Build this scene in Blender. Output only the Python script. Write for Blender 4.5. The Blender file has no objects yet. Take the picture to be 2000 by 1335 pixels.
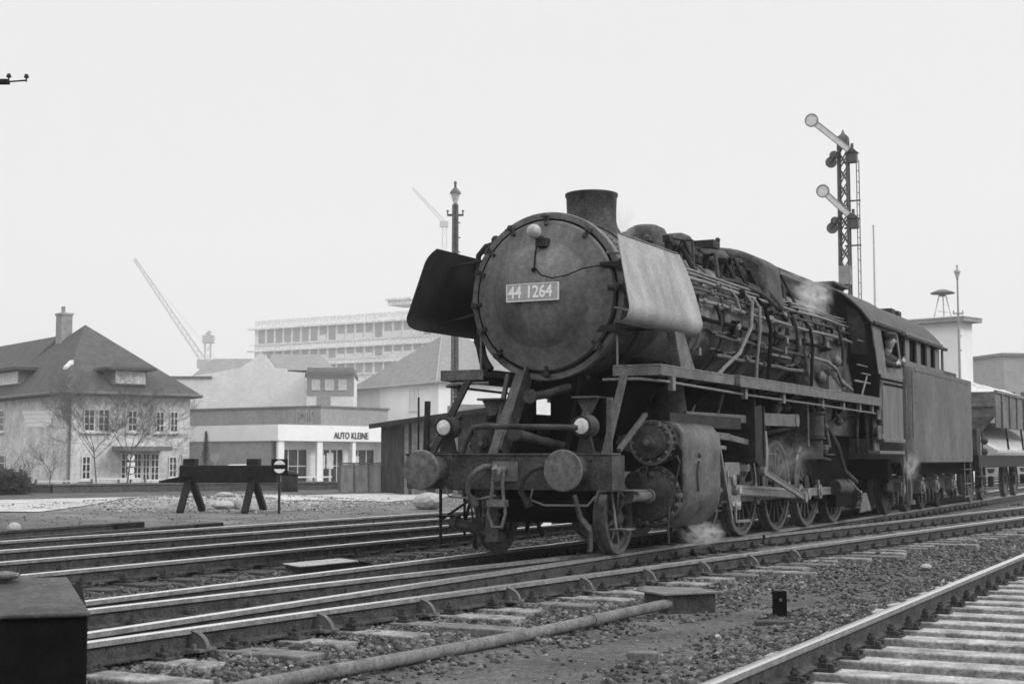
import bpy, bmesh, math, random
import numpy as np
from mathutils import Vector, Matrix, noise as mnoise

R = math.radians
random.seed(7)
rng = np.random.default_rng(11)
S = bpy.context.scene
COL = S.collection

# ------------------------------------------------------------------ camera
CX, CY, CZ, TH, PT, FP = -15.7712, -7.4998, 1.1108, 0.4725, 0.0797, 2847.08
_ct, _st, _cp, _sp = math.cos(TH), math.sin(TH), math.cos(PT), math.sin(PT)
VF = Vector((_ct * _cp, _st * _cp, _sp)); VR = Vector((_st, -_ct, 0)); VU = VR.cross(VF)
cam = bpy.data.cameras.new('camera'); camo = bpy.data.objects.new('camera', cam); COL.objects.link(camo)
camo.matrix_world = Matrix(((VR.x, VU.x, -VF.x, CX), (VR.y, VU.y, -VF.y, CY), (VR.z, VU.z, -VF.z, CZ), (0, 0, 0, 1)))
cam.sensor_width = 36; cam.lens = FP / 2000 * 36
cam.clip_start = 0.1; cam.clip_end = 4000
cam.dof.use_dof = True; cam.dof.focus_distance = 17.5; cam.dof.aperture_fstop = 6.3
S.camera = camo

# ------------------------------------------------------------------ light
SKY_H = 8.2
SUN_TO = Vector((0.22, -0.78, 0.62)).normalized()
w = bpy.data.worlds.new('World'); S.world = w; w.use_nodes = True
nt = w.node_tree; nt.nodes.clear()
wo = nt.nodes.new('ShaderNodeOutputWorld'); bg = nt.nodes.new('ShaderNodeBackground')
sky = nt.nodes.new('ShaderNodeTexSky'); sky.sky_type = 'NISHITA'; sky.sun_disc = False
sky.sun_elevation = math.asin(SUN_TO.z); sky.sun_rotation = math.atan2(SUN_TO.x, SUN_TO.y)
sky.dust_density = 4; sky.air_density = 1.5
bw = nt.nodes.new('ShaderNodeRGBToBW')                 # a black and white film sees only brightness
mixs = nt.nodes.new('ShaderNodeMix'); mixs.data_type = 'FLOAT'
mixs.inputs[0].default_value = 0.88                     # closed bright overcast
mixs.inputs[3].default_value = 10.2
nt.links.new(sky.outputs[0], bw.inputs[0]); nt.links.new(bw.outputs[0], mixs.inputs[2])
gtc = nt.nodes.new('ShaderNodeTexCoord'); gsp = nt.nodes.new('ShaderNodeSeparateXYZ'); gmr = nt.nodes.new('ShaderNodeMapRange')
nt.links.new(gtc.outputs['Generated'], gsp.inputs[0]); nt.links.new(gsp.outputs['Z'], gmr.inputs[0])      # overcast sky: zenith far brighter than the horizon
gmr.inputs[1].default_value = .3; gmr.inputs[2].default_value = 1; gmr.inputs[3].default_value = SKY_H; gmr.inputs[4].default_value = SKY_H * 2.6
nt.links.new(gmr.outputs[0], mixs.inputs[3])
nt.links.new(mixs.outputs[0], bg.inputs[0]); bg.inputs[1].default_value = 0.1
nt.links.new(bg.outputs[0], wo.inputs[0])
sun = bpy.data.lights.new('sun', 'SUN'); sun.energy = 1.4; sun.angle = R(14); sun.color = (1, 1, 1)
suno = bpy.data.objects.new('sun', sun); COL.objects.link(suno)
suno.rotation_euler = SUN_TO.to_track_quat('Z', 'Y').to_euler(); suno.location = (0, -40, 60)
S.view_settings.view_transform = 'Standard'; S.view_settings.look = 'None'
S.view_settings.exposure = 0.14; S.view_settings.gamma = 1
S.render.engine = 'CYCLES'
S.cycles.use_denoising = True
S.cycles.max_bounces = 6; S.cycles.volume_bounces = 2; S.cycles.transparent_max_bounces = 12
S.cycles.volume_step_rate = 1.0; S.cycles.volume_max_steps = 128
S.cycles.filter_width = 1.6

# ------------------------------------------------------------------ materials
MATS = {}
def mat(name, c0, c1=None, rough=0.6, metal=0.0, scale=6.0, detail=6, streak=False, bump=0.0, bscale=60, spec=0.4, tone=None, lo=.35, hi=.65, grit=.35, gscale=None):
    if name in MATS: return MATS[name]
    m = bpy.data.materials.new(name); m.use_nodes = True; N = m.node_tree; L = N.links
    b = N.nodes['Principled BSDF']
    b.inputs['Roughness'].default_value = rough; b.inputs['Metallic'].default_value = metal
    b.inputs['Specular IOR Level'].default_value = spec
    if c1 is None: c1 = c0
    tc = N.nodes.new('ShaderNodeTexCoord'); mp = N.nodes.new('ShaderNodeMapping')
    if streak: mp.inputs['Scale'].default_value = (1, 1, .3)
    L.new(tc.outputs['Object'], mp.inputs[0])
    n1 = N.nodes.new('ShaderNodeTexNoise'); n1.inputs['Scale'].default_value = scale; n1.inputs['Detail'].default_value = detail
    n1.inputs['Roughness'].default_value = .65
    L.new(mp.outputs[0], n1.inputs['Vector'])
    r = N.nodes.new('ShaderNodeMapRange'); r.inputs[1].default_value = lo; r.inputs[2].default_value = hi
    r.inputs[3].default_value = c0; r.inputs[4].default_value = c1
    L.new(n1.outputs[0], r.inputs[0])
    out = r.outputs[0]
    if grit:
        ng = N.nodes.new('ShaderNodeTexNoise'); ng.inputs['Scale'].default_value = gscale or scale * 7; ng.inputs['Detail'].default_value = 5; ng.inputs['Roughness'].default_value = .75
        L.new(tc.outputs['Object'], ng.inputs['Vector'])
        rg = N.nodes.new('ShaderNodeMapRange'); rg.inputs[1].default_value = .34; rg.inputs[2].default_value = .66; rg.inputs[3].default_value = 1 - grit; rg.inputs[4].default_value = 1 + grit
        L.new(ng.outputs[0], rg.inputs[0]); mg = N.nodes.new('ShaderNodeMath'); mg.operation = 'MULTIPLY'
        L.new(out, mg.inputs[0]); L.new(rg.outputs[0], mg.inputs[1]); out = mg.outputs[0]
    if tone:
        a = N.nodes.new('ShaderNodeAttribute'); a.attribute_name = tone
        mm = N.nodes.new('ShaderNodeMath'); mm.operation = 'MULTIPLY'
        L.new(out, mm.inputs[0]); L.new(a.outputs['Fac'], mm.inputs[1]); out = mm.outputs[0]
    L.new(out, b.inputs['Base Color'])
    if bump:
        n2 = N.nodes.new('ShaderNodeTexNoise'); n2.inputs['Scale'].default_value = bscale; n2.inputs['Detail'].default_value = 5
        L.new(tc.outputs['Object'], n2.inputs['Vector'])
        bp = N.nodes.new('ShaderNodeBump'); bp.inputs['Strength'].default_value = bump; bp.inputs['Distance'].default_value = .02
        L.new(n2.outputs[0], bp.inputs['Height']); L.new(bp.outputs[0], b.inputs['Normal'])
    MATS[name] = m
    return m

M = {}
def defm(k, *a, **kw): M[k] = mat(k, *a, **kw)
defm('iron', .009, .032, rough=.6, scale=5, bump=.35, spec=.22, grit=.6)
defm('iron_dark', .004, .009, rough=.9, scale=5, spec=.06)
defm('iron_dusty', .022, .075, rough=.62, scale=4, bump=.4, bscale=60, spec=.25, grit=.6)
defm('smokebox_iron', .075, .175, rough=.58, scale=1.5, detail=12, streak=True, bump=.35, bscale=100, spec=.35, grit=.35, gscale=14)
defm('boiler_iron', .012, .17, rough=.5, scale=2.2, detail=10, bump=.6, bscale=26, spec=.45, grit=.8, gscale=14, lo=.42, hi=.68)
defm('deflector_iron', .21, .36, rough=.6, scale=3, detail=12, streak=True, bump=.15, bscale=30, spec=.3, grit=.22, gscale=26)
defm('deflector_dark', .012, .02, rough=.8, scale=4, spec=.15)  # far deflector sheet, much darker than the near one
defm('grey_iron', .045, .10, rough=.6, scale=6, bump=.3, spec=.3, grit=.6)
defm('edge_iron', .075, .16, rough=.6, scale=6, bump=.25, spec=.3, grit=.5)
defm('cylinder_iron', .02, .10, rough=.4, scale=3.4, detail=10, bump=.5, bscale=80, spec=.6, grit=.75, gscale=18, lo=.38, hi=.66)
defm('cab_iron', .09, .16, rough=.6, scale=4, streak=True, bump=.15, spec=.3, grit=.35)
defm('tender_iron', .075, .135, rough=.6, scale=1.1, detail=12, bump=.2, bscale=20, spec=.3, grit=.25, gscale=6)
defm('bright_steel', .45, .62, rough=.38, metal=.7, scale=9)
defm('grey_steel', .14, .26, rough=.45, metal=.4, scale=9)
defm('pipe_steel', .10, .20, rough=.5, scale=9)
defm('lens', .42, .75, rough=.2, scale=14, spec=.6)  # pale mottled colour stands in for the reflector's shine
defm('lamp_grey', .30, .42, rough=.6, scale=10)
defm('plate', .30, .44, rough=.6, scale=30, detail=8)
defm('paint_white', .72, .8, rough=.6, scale=20)
defm('text_white', .8, .9, rough=.6, scale=40)
defm('rail_side', .025, .075, rough=.75, scale=9, bump=.5, bscale=70, spec=.25, grit=.7)
defm('rail_top', .62, .75, rough=.30, metal=.85, scale=14)
defm('rail_head', .13, .26, rough=.5, scale=10, spec=.4, grit=.4)
defm('rail_dull', .10, .16, rough=.5, metal=.3, scale=14)
defm('sleeper_wood', .08, .17, rough=.85, scale=7, detail=8, bump=.5, bscale=30)
defm('sleeper_pale', .10, .30, rough=.9, scale=5, detail=9, bump=.8, bscale=26, spec=.2, grit=.5)
defm('sleeper_bright', .17, .42, rough=.9, scale=5, detail=9, bump=.8, bscale=26, spec=.2, grit=.4)
defm('sleeper_dark', .03, .06, rough=.85, scale=7, detail=8, bump=.5, bscale=30)
defm('concrete', .10, .18, rough=.9, scale=5, detail=10, bump=.4, grit=.4, spec=.2)
defm('concrete_pale', .30, .44, rough=.85, scale=6, detail=9, bump=.3, grit=.3)
defm('concrete_dark', .05, .10, rough=.8, scale=5, detail=8, bump=.3)
defm('stone', .06, .19, rough=.95, scale=18, bump=.5, tone='tone', spec=.2, grit=.6)
defm('stone_pale', .28, .4, rough=.9, scale=14, bump=.4)
defm('house_wall_pale', .44, .68, rough=.9, scale=.9, detail=10, bump=.3, spec=.15, grit=.25, gscale=3)
defm('wall_white', .80, .88, rough=.85, scale=.7, detail=8, grit=.04)
defm('wall_grey', .27, .33, rough=.85, scale=.6, detail=9, grit=.15, gscale=3)
defm('wall_mid', .68, .78, rough=.85, scale=.5, detail=9, grit=.1, gscale=3)
defm('office_wall', .74, .82, rough=.85, scale=.2)
defm('glass_hazed', .26, .34, rough=.5, scale=.3)  # haze over the far office is put into the pane colour
defm('glass_dark', .015, .05, rough=.12, scale=1.2, spec=.35)
defm('curtain', .5, .65, rough=.8, scale=3)
defm('frame_white', .6, .7, rough=.6, scale=5)
defm('roof_mid', .13, .19, rough=.85, scale=2, detail=8, spec=.2)
defm('shed_wood', .02, .06, rough=.9, scale=1.5, detail=8, bump=.3, bscale=10, spec=.12)
defm('shed_wood_pale', .12, .2, rough=.85, scale=2, detail=8, bump=.3, bscale=10)
defm('shed_roof', .015, .03, rough=.9, scale=3, spec=.1)
defm('timber_dark', .008, .02, rough=.85, scale=5, bump=.3, spec=.12, grit=.5)
defm('mast', .08, .15, rough=.7, scale=12, spec=.25, grit=.5)
defm('mast_pale', .26, .34, rough=.7, scale=6)
defm('arm_pale', .66, .74, rough=.6, scale=6)
defm('arm_border', .26, .32, rough=.6, scale=6)
defm('bark', .08, .14, rough=.9, scale=9)
defm('leaf_dark', .012, .035, rough=.8, scale=4)
defm('leaf_mid', .03, .07, rough=.8, scale=4)
defm('tarp', .09, .19, rough=.8, scale=1.2, detail=8, bump=.4, bscale=4)
defm('load_lit_slope', .4, .5, rough=.7, scale=1.5, detail=8, bump=.3, bscale=4)
defm('skin', .30, .36, rough=.6, scale=20)
defm('cloth_dark', .025, .045, rough=.85, scale=20)
defm('scarf', .4, .5, rough=.85, scale=20)
defm('car_pale', .6, .66, rough=.3, scale=3)
defm('rubber', .015, .02, rough=.8, scale=3)
defm('paper', .75, .85, rough=.8, scale=8)
defm('crane_grey', .42, .5, rough=.7, scale=1)  # kept pale: distance haze on the cranes is part of this colour

def tile_mat(name, c0, c1, sx, sz):
    m = mat(name, c0, c1, rough=.85, scale=1.6, detail=9)
    N = m.node_tree; L = N.links
    tc = N.nodes['Texture Coordinate']; b = N.nodes['Principled BSDF']
    wv = N.nodes.new('ShaderNodeTexWave'); wv.bands_direction = 'Z'; wv.inputs['Scale'].default_value = sz; wv.inputs['Distortion'].default_value = 1.2
    L.new(tc.outputs['Object'], wv.inputs[0])
    bp = N.nodes.new('ShaderNodeBump'); bp.inputs['Strength'].default_value = .4; bp.inputs['Distance'].default_value = .05
    L.new(wv.outputs['Fac'], bp.inputs['Height']); L.new(bp.outputs[0], b.inputs['Normal'])
    return m
M['roof_tile'] = tile_mat('roof_tile', .05, .085, 1, 2.6)
M['roof_tile_pale'] = tile_mat('roof_tile_pale', .18, .25, 1, 2.6)

# ------------------------------------------------------------------ object helpers
def put(o, parent=None):
    COL.objects.link(o)
    if parent is not None: o.parent = parent
    return o
def tag(o, label=None, cat=None, group=None, kind=None):
    if label: o['label'] = label
    if cat: o['category'] = cat
    if group: o['group'] = group
    if kind: o['kind'] = kind
    return o
def thing(name, label, cat, loc=(0, 0, 0), rz=0.0, group=None):
    o = bpy.data.objects.new(name, None); o.location = loc; o.rotation_euler = (0, 0, rz); o.empty_display_size = .2
    put(o); return tag(o, label, cat, group)

class MB:
    def __init__(s): s.v = []; s.f = []
    def add(s, vs, fs):
        k = len(s.v); s.v += [tuple(v) for v in vs]; s.f += [tuple(i + k for i in f) for f in fs]; return s
    def box(s, x0, x1, y0, y1, z0, z1):
        return s.add([(x0, y0, z0), (x1, y0, z0), (x1, y1, z0), (x0, y1, z0), (x0, y0, z1), (x1, y0, z1), (x1, y1, z1), (x0, y1, z1)],
                     [(0, 3, 2, 1), (4, 5, 6, 7), (0, 1, 5, 4), (1, 2, 6, 5), (2, 3, 7, 6), (3, 0, 4, 7)])
    def bar(s, p0, p1, w, h, up=(0, 0, 1)):
        p0 = Vector(p0); p1 = Vector(p1); d = (p1 - p0).normalized(); u = Vector(up)
        a = d.cross(u)
        if a.length < 1e-4: a = d.cross(Vector((1, 0, 0)))
        a.normalize(); b = a.cross(d).normalized()
        vs = []
        for p in (p0, p1):
            for i, j in ((-1, -1), (1, -1), (1, 1), (-1, 1)): vs.append(p + a * (i * w / 2) + b * (j * h / 2))
        return s.add(vs, [(0, 1, 2, 3), (7, 6, 5, 4), (0, 4, 5, 1), (1, 5, 6, 2), (2, 6, 7, 3), (3, 7, 4, 0)])
    def tube(s, pts, r, n=8, caps=True):
        pts = [Vector(p) for p in pts]; m = len(pts)
        rs = r if isinstance(r, (list, tuple)) else [r] * m
        t0 = (pts[1] - pts[0]).normalized(); a = t0.orthogonal().normalized(); vs = []; fs = []
        for i, p in enumerate(pts):
            t = (pts[min(i + 1, m - 1)] - pts[max(i - 1, 0)]).normalized()
            a = (a - t * a.dot(t)).normalized(); b = t.cross(a)
            for k in range(n):
                q = 2 * math.pi * k / n; vs.append(p + (a * math.cos(q) + b * math.sin(q)) * rs[i])
        for i in range(m - 1):
            for k in range(n): fs.append((i * n + k, i * n + (k + 1) % n, (i + 1) * n + (k + 1) % n, (i + 1) * n + k))
        if caps: fs.append(tuple(range(n - 1, -1, -1))); fs.append(tuple((m - 1) * n + k for k in range(n)))
        return s.add(vs, fs)
    def cyl(s, p0, p1, r0, r1=None, n=16): return s.tube([p0, p1], [r0, r0 if r1 is None else r1], n)
    def lathe(s, prof, o, axis, n=32, ring=False):
        if ring: prof = list(prof) + [prof[0]]
        o = Vector(o); ax = Vector(axis).normalized(); a = ax.orthogonal().normalized(); b = ax.cross(a); vs = []; fs = []; rings = []
        for r, h in prof:
            c = o + ax * h
            if r < 1e-5: rings.append([len(vs)]); vs.append(c)
            else:
                rings.append(list(range(len(vs), len(vs) + n)))
                vs += [c + (a * math.cos(2 * math.pi * k / n) + b * math.sin(2 * math.pi * k / n)) * r for k in range(n)]
        for A, B in zip(rings, rings[1:]):
            for k in range(n):
                k2 = (k + 1) % n
                if len(A) == 1 and len(B) == 1: break
                if len(A) == 1: fs.append((A[0], B[k2], B[k]))
                elif len(B) == 1: fs.append((A[k], A[k2], B[0]))
                else: fs.append((A[k], A[k2], B[k2], B[k]))
        for Q, fl in (() if ring else ((rings[0], True), (rings[-1], False))):
            if len(Q) > 1: fs.append(tuple(reversed(Q)) if fl else tuple(Q))
        return s.add(vs, fs)
    def prism(s, poly, ax, a0, a1):
        n = len(poly)
        def mk(p, a):
            return (a, p[0], p[1]) if ax == 'x' else ((p[0], a, p[1]) if ax == 'y' else (p[0], p[1], a))
        vs = [mk(p, a0) for p in poly] + [mk(p, a1) for p in poly]
        fs = [tuple(range(n)), tuple(range(2 * n - 1, n - 1, -1))] + [(i, n + i, n + (i + 1) % n, (i + 1) % n) for i in range(n)]
        return s.add(vs, fs)
    def ball(s, c, r, n=12, sc=(1, 1, 1)):
        m = n // 2; prof = [(math.sin(math.pi * i / m), -math.cos(math.pi * i / m)) for i in range(m + 1)]
        k = len(s.v); s.lathe([(a if 0 < i < m else 0, h) for i, (a, h) in enumerate(prof)], (0, 0, 0), (0, 0, 1), n)
        s.v[k:] = [(c[0] + v[0] * r * sc[0], c[1] + v[1] * r * sc[1], c[2] + v[2] * r * sc[2]) for v in s.v[k:]]
        return s
    def build(s, name, m, parent=None, bevel=0.0, smooth=True, angle=38, seg=2, recalc=True):
        me = bpy.data.meshes.new(name); me.from_pydata(s.v, [], s.f); me.update()
        if recalc:
            bm = bmesh.new(); bm.from_mesh(me); bmesh.ops.recalc_face_normals(bm, faces=bm.faces); bm.to_mesh(me); bm.free()
        for x in (m if isinstance(m, (list, tuple)) else [m]): me.materials.append(M[x] if isinstance(x, str) else x)
        if smooth:
            me.shade_smooth(); me.set_sharp_from_angle(angle=R(angle))
        o = bpy.data.objects.new(name, me); put(o, parent)
        if bevel:
            b = o.modifiers.new('bevel', 'BEVEL'); b.width = bevel; b.segments = seg; b.limit_method = 'ANGLE'; b.angle_limit = R(40); b.harden_normals = False
        return o
def arc(c, r, a0, a1, n, plane='yz', fixed=0.0):
    P = []
    for i in range(n + 1):
        a = R(a0 + (a1 - a0) * i / n); u = c[0] + r * math.cos(a); v = c[1] + r * math.sin(a)
        P.append((fixed, u, v) if plane == 'yz' else ((u, fixed, v) if plane == 'xz' else (u, v, fixed)))
    return P
def dup(o, parent=None, loc=None):
    c = o.copy(); put(c, parent)
    if loc is not None: c.location = loc
    for ch in list(o.children): dup(ch, c)
    return c
def text_mesh(name, body, size, m, parent, mw, extrude=.004, bold=.0, align='CENTER'):
    cu = bpy.data.curves.new(name, 'FONT'); cu.body = body; cu.size = size; cu.extrude = extrude; cu.offset = bold
    cu.align_x = align; cu.align_y = 'CENTER'; cu.resolution_u = 3
    t = bpy.data.objects.new(name, cu); COL.objects.link(t); bpy.context.view_layer.update()
    me = bpy.data.meshes.new_from_object(t.evaluated_get(bpy.context.evaluated_depsgraph_get()))
    bpy.data.objects.remove(t); me.materials.clear(); me.materials.append(M[m]); me.transform(mw)
    o = bpy.data.objects.new(name, me); put(o, parent); return o

# pixel of the 2000 px wide photograph + horizontal distance -> place in the world (used to lay the far town out at real distances)
VH = Vector((_ct, _st, 0))
def zat(py, d):
    v = (667.5 - py) / FP; return CZ + d * (_sp + v * _cp) / (_cp - v * _sp)
def uat(px, py, d):
    v = (667.5 - py) / FP; return d * ((px - 1000) / FP) / (_cp - v * _sp)
def at(px, py, d):
    p = Vector((CX, CY, 0)) + VH * d + VR * uat(px, py, d); p.z = zat(py, d); return p
def onz(px, py, z):
    v = (667.5 - py) / FP; d = (z - CZ) * (_cp - v * _sp) / (_sp + v * _cp); p = at(px, py, d); p.z = z; return p

def explode(o):
    me = o.data; n = len(me.vertices); par = list(range(n))
    def fd(i):
        while par[i] != i: par[i] = par[par[i]]; i = par[i]
        return i
    for e in me.edges:
        a, b_ = fd(e.vertices[0]), fd(e.vertices[1])
        if a != b_: par[a] = b_
    isl = {}
    for i in range(n): isl.setdefault(fd(i), []).append(i)
    keys = list(isl); lo = []; hi = []
    for k in keys:
        P = np.array([me.vertices[i].co[:] for i in isl[k]]); lo.append(P.min(0)); hi.append(P.max(0))
    m = len(keys); gp = list(range(m))
    def fg(i):
        while gp[i] != i: i = gp[i]
        return i
    for a in range(m):
        for b_ in range(a):
            g_ = np.maximum(0, np.maximum(lo[a] - hi[b_], lo[b_] - hi[a])); s_ = max((hi[a] - lo[a]).max(), (hi[b_] - lo[b_]).max())
            if np.sqrt((g_ ** 2).sum()) <= max(.02, .45 * s_):
                x, y = fg(a), fg(b_)
                if x != y: gp[x] = y
    grp = {}
    for a in range(m): grp.setdefault(fg(a), set()).update(isl[keys[a]])
    if len(grp) < 2: return
    gs = list(grp.values()); base = o.name.split('.')[0]
    faces = [(tuple(q.vertices), q.material_index) for q in me.polygons]; mats = list(me.materials)
    for gi, vs in enumerate(gs):
        ids = sorted(vs); mp = {v: i for i, v in enumerate(ids)}; nm = bpy.data.meshes.new(base)
        fl = [f for f in faces if f[0][0] in vs]
        nm.from_pydata([me.vertices[i].co[:] for i in ids], [], [[mp[v] for v in f[0]] for f in fl])
        for x in mats: nm.materials.append(x)
        nm.polygons.foreach_set('material_index', [f[1] for f in fl]); nm.shade_smooth(); nm.set_sharp_from_angle(angle=R(38)); nm.update()
        if gi == 0: o.data = nm
        else:
            c = o.copy(); c.data = nm; put(c)
            c.parent = o.parent
# ------------------------------------------------------------------ terrain
def fbm(x, y, s): return mnoise.fractal(Vector((x * s, y * s, 3.1)), 1.0, 2.0, 4)
def sst(a, b, x):
    t = min(1, max(0, (x - a) / (b - a))); return t * t * (3 - 2 * t)
def yd(x):                                   # near rail of the diverging track
    if x > -1.06: return -1.82 - .108 * (x + 1.06)
    u = -1.06 - x; return -1.82 + .112 * u - .002 * u * u
MOUND = onz(455, 985, -.3)
def wall_y(x): return 36.9 - (x - 29.3) * .64
def hz(x, y):
    z = -.245
    bal = .05 * (sst(2.2, 1.3, abs(y)) if y > -.5 else 1.0 if y > yd(x) - .3 else sst(yd(x) - 1.3, yd(x) - .3, y))
    for c in (3.9, 6.95): bal = max(bal, .05 * sst(1.7, 1.1, abs(y - c)))
    bal = max(bal, .055 * sst(1.8, 1.1, abs(y + 5.77)))
    if abs(y + 5.77) < .7: bal = -.01
    if x > 24: bal *= sst(30, 24, x)
    z += bal
    z -= .05 * sst(8.5, 11.5, y)
    d = math.hypot((x - MOUND.x - .5) / 5.5, (y - MOUND.y - 1) / 4.2)
    z += .24 * sst(1.25, .2, d)
    near = sst(60, 20, math.hypot(x, y))
    z += (.028 * fbm(x, y, .9) + .03 * fbm(x, y, .25)) * near * (0.45 if bal > .02 else 1)
    dw = (y - wall_y(x)) / 1.2
    z -= .62 * sst(0, 1.2, dw)
    return z
def axis(parts):
    o = []
    for a, b, st in parts: o += list(np.arange(a, b, st))
    return o + [parts[-1][1]]
gx = axis([(-340, -60, 40), (-60, -20, 5), (-20, -13, 1), (-13, 30, .3), (30, 60, 1.2), (60, 120, 6), (120, 600, 40)])
gy = axis([(-260, -60, 40), (-60, -14, 4), (-14, 12, .3), (12, 28, .5), (28, 50, 1), (50, 110, 6), (110, 500, 40)])
nx, ny = len(gx), len(gy)
gv = [(x, y, hz(x, y)) for x in gx for y in gy]
gf = [(i * ny + j, (i + 1) * ny + j, (i + 1) * ny + j + 1, i * ny + j + 1) for i in range(nx - 1) for j in range(ny - 1)]
m = mat('earth', .055, .12, rough=.95, scale=.9, detail=12, bump=1.0, bscale=22, spec=.12, grit=.5, gscale=45)
N = m.node_tree; L = N.links                                   # second, finer mottling of cinders and sand
b = N.nodes['Principled BSDF']; tc = N.nodes['Texture Coordinate']
n3 = N.nodes.new('ShaderNodeTexNoise'); n3.inputs['Scale'].default_value = 14; n3.inputs['Detail'].default_value = 8
n3.inputs['Roughness'].default_value = .8
L.new(tc.outputs['Object'], n3.inputs[0])
r3 = N.nodes.new('ShaderNodeMapRange'); r3.inputs[1].default_value = .35; r3.inputs[2].default_value = .7; r3.inputs[3].default_value = .55; r3.inputs[4].default_value = 1.5
L.new(n3.outputs[0], r3.inputs[0])
mu = N.nodes.new('ShaderNodeMath'); mu.operation = 'MULTIPLY'
L.new(b.inputs['Base Color'].links[0].from_socket, mu.inputs[0]); L.new(r3.outputs[0], mu.inputs[1])
a3 = N.nodes.new('ShaderNodeAttribute'); a3.attribute_name = 'tone'
mu2 = N.nodes.new('ShaderNodeMath'); mu2.operation = 'MULTIPLY'
L.new(mu.outputs[0], mu2.inputs[0]); L.new(a3.outputs['Fac'], mu2.inputs[1]); L.new(mu2.outputs[0], b.inputs['Base Color'])
MAT_EARTH = m
g = MB(); g.v = gv; g.f = gf
ground = g.build('ground', m, None, recalc=False, angle=180)
tone = []
for x, y, z in gv:                                            # what the soil is made of: oily ballast, cinder path, dry sand
    t = 1.0
    d = math.hypot((x - MOUND.x - .5) / 6.5, (y - MOUND.y - 1) / 5)
    t += 1.9 * sst(1.25, .35, d)
    t += .55 * sst(10, 13, y) * sst(34, 20, y) * sst(4, 12, x)
    if y > -.7 and y < .7: t *= .45
    for c in (3.9, 6.95, -5.77):
        if abs(y - c) < .72: t *= .6 if c > 0 else .4
    if y > wall_y(x): t = 1.3
    tone.append(t)
at_ = ground.data.attributes.new('tone', 'FLOAT', 'POINT'); at_.data.foreach_set('value', tone)
tag(ground, kind='structure')

# pale road running in front of the low wall
def fine(L, n=60):
    o = []
    for i in range(n + 1):
        k = i * (len(L) - 1) / n; j = min(int(k), len(L) - 2); t = k - j; o.append(tuple(L[j][c] * (1 - t) + L[j + 1][c] * t for c in (0, 1)))
    return o
near = fine([(-60, 1003), (60, 999), (200, 988), (350, 979), (560, 985), (700, 981), (860, 974)])
far = fine([(900, 960), (700, 964), (560, 967), (350, 968), (150, 973), (-60, 978)])
P = [onz(a, b_, -.285) for a, b_ in near + far]
g = MB(); n_ = len(near); fr = list(reversed(far))
zr = lambda q: hz(q.x, q.y) + .022
rows = []
for i in range(n_):
    A = P[i]; k = i * (len(fr) - 1) / (n_ - 1); k0 = min(int(k), len(fr) - 2); q0 = onz(*fr[k0], -.285); q1 = onz(*fr[k0 + 1], -.285); B = q0.lerp(q1, k - k0)
    rows.append([A.lerp(B, t / 8) for t in range(9)])
for rr in rows: g.v += [(q.x, q.y, zr(q)) for q in rr]
g.f = [(i * 9 + j, (i + 1) * 9 + j, (i + 1) * 9 + j + 1, i * 9 + j + 1) for i in range(n_ - 1) for j in range(8)]
defm('road_pale', .28, .46, rough=.9, scale=.8, detail=9, grit=.4, gscale=9)
tag(g.build('road', 'road_pale', None), kind='structure')

# low kerb wall between the yard and the street
wl = thing('kerb_wall', 'long low dark kerb wall with pale coping between yard and street', 'wall', (29.3, 36.9, -.3))
P0 = onz(-150, 962, -.3); P1 = onz(100, 962, -.3); P2 = onz(430, 957, -.3); P3 = onz(700, 955, -.3); P4 = onz(960, 952, -.3)
g = MB(); h = MB()
off = Vector((29.3, 36.9, -.3))
for a, b_ in ((P0, P1), (P1, P2), (P2, P3), (P3, P4)):
    a = a - off; b_ = b_ - off
    g.bar(a + Vector((0, 0, -.25)), b_ + Vector((0, 0, -.25)), .3, 1.1); h.bar(a + Vector((0, 0, .335)), b_ + Vector((0, 0, .335)), .4, .07)
g.build('wall_body', 'concrete_dark', wl); h.build('coping', 'concrete', wl)

# ------------------------------------------------------------------ railway tracks
RPROF = [(-.0625, -.149), (.0625, -.149), (.0625, -.139), (.012, -.122), (.008, -.05), (.033, -.038), (.034, -.004), (.026, 0), (-.026, 0), (-.034, -.004), (-.033, -.038), (-.008, -.05), (-.012, -.122), (-.0625, -.139)]
def rail(pts, parent, top='rail_top', name='rail'):
    n = len(RPROF); vs = []; fs = []; mi = []
    for i, p in enumerate(pts):
        q0 = Vector(pts[max(i - 1, 0)]); q1 = Vector(pts[min(i + 1, len(pts) - 1)]); t = (q1 - q0).normalized(); l = Vector((-t.y, t.x, 0))
        vs += [Vector(p) + l * a + Vector((0, 0, z)) for a, z in RPROF]
    for i in range(len(pts) - 1):
        for k in range(n):
            fs.append((i * n + k, i * n + (k + 1) % n, (i + 1) * n + (k + 1) % n, (i + 1) * n + k)); mi.append(1 if k in (6, 7, 8) else 2 if k in (5, 9) and top != 'rail_side' else 0)
    fs += [tuple(range(n)), tuple(range((len(pts)) * n - 1, (len(pts) - 1) * n - 1, -1))]; mi += [0, 0]
    g = MB().add(vs, fs); o = g.build(name, ['rail_side', top, 'rail_head'], parent, recalc=True, angle=30)
    o.data.polygons.foreach_set('material_index', mi); return o
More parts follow.
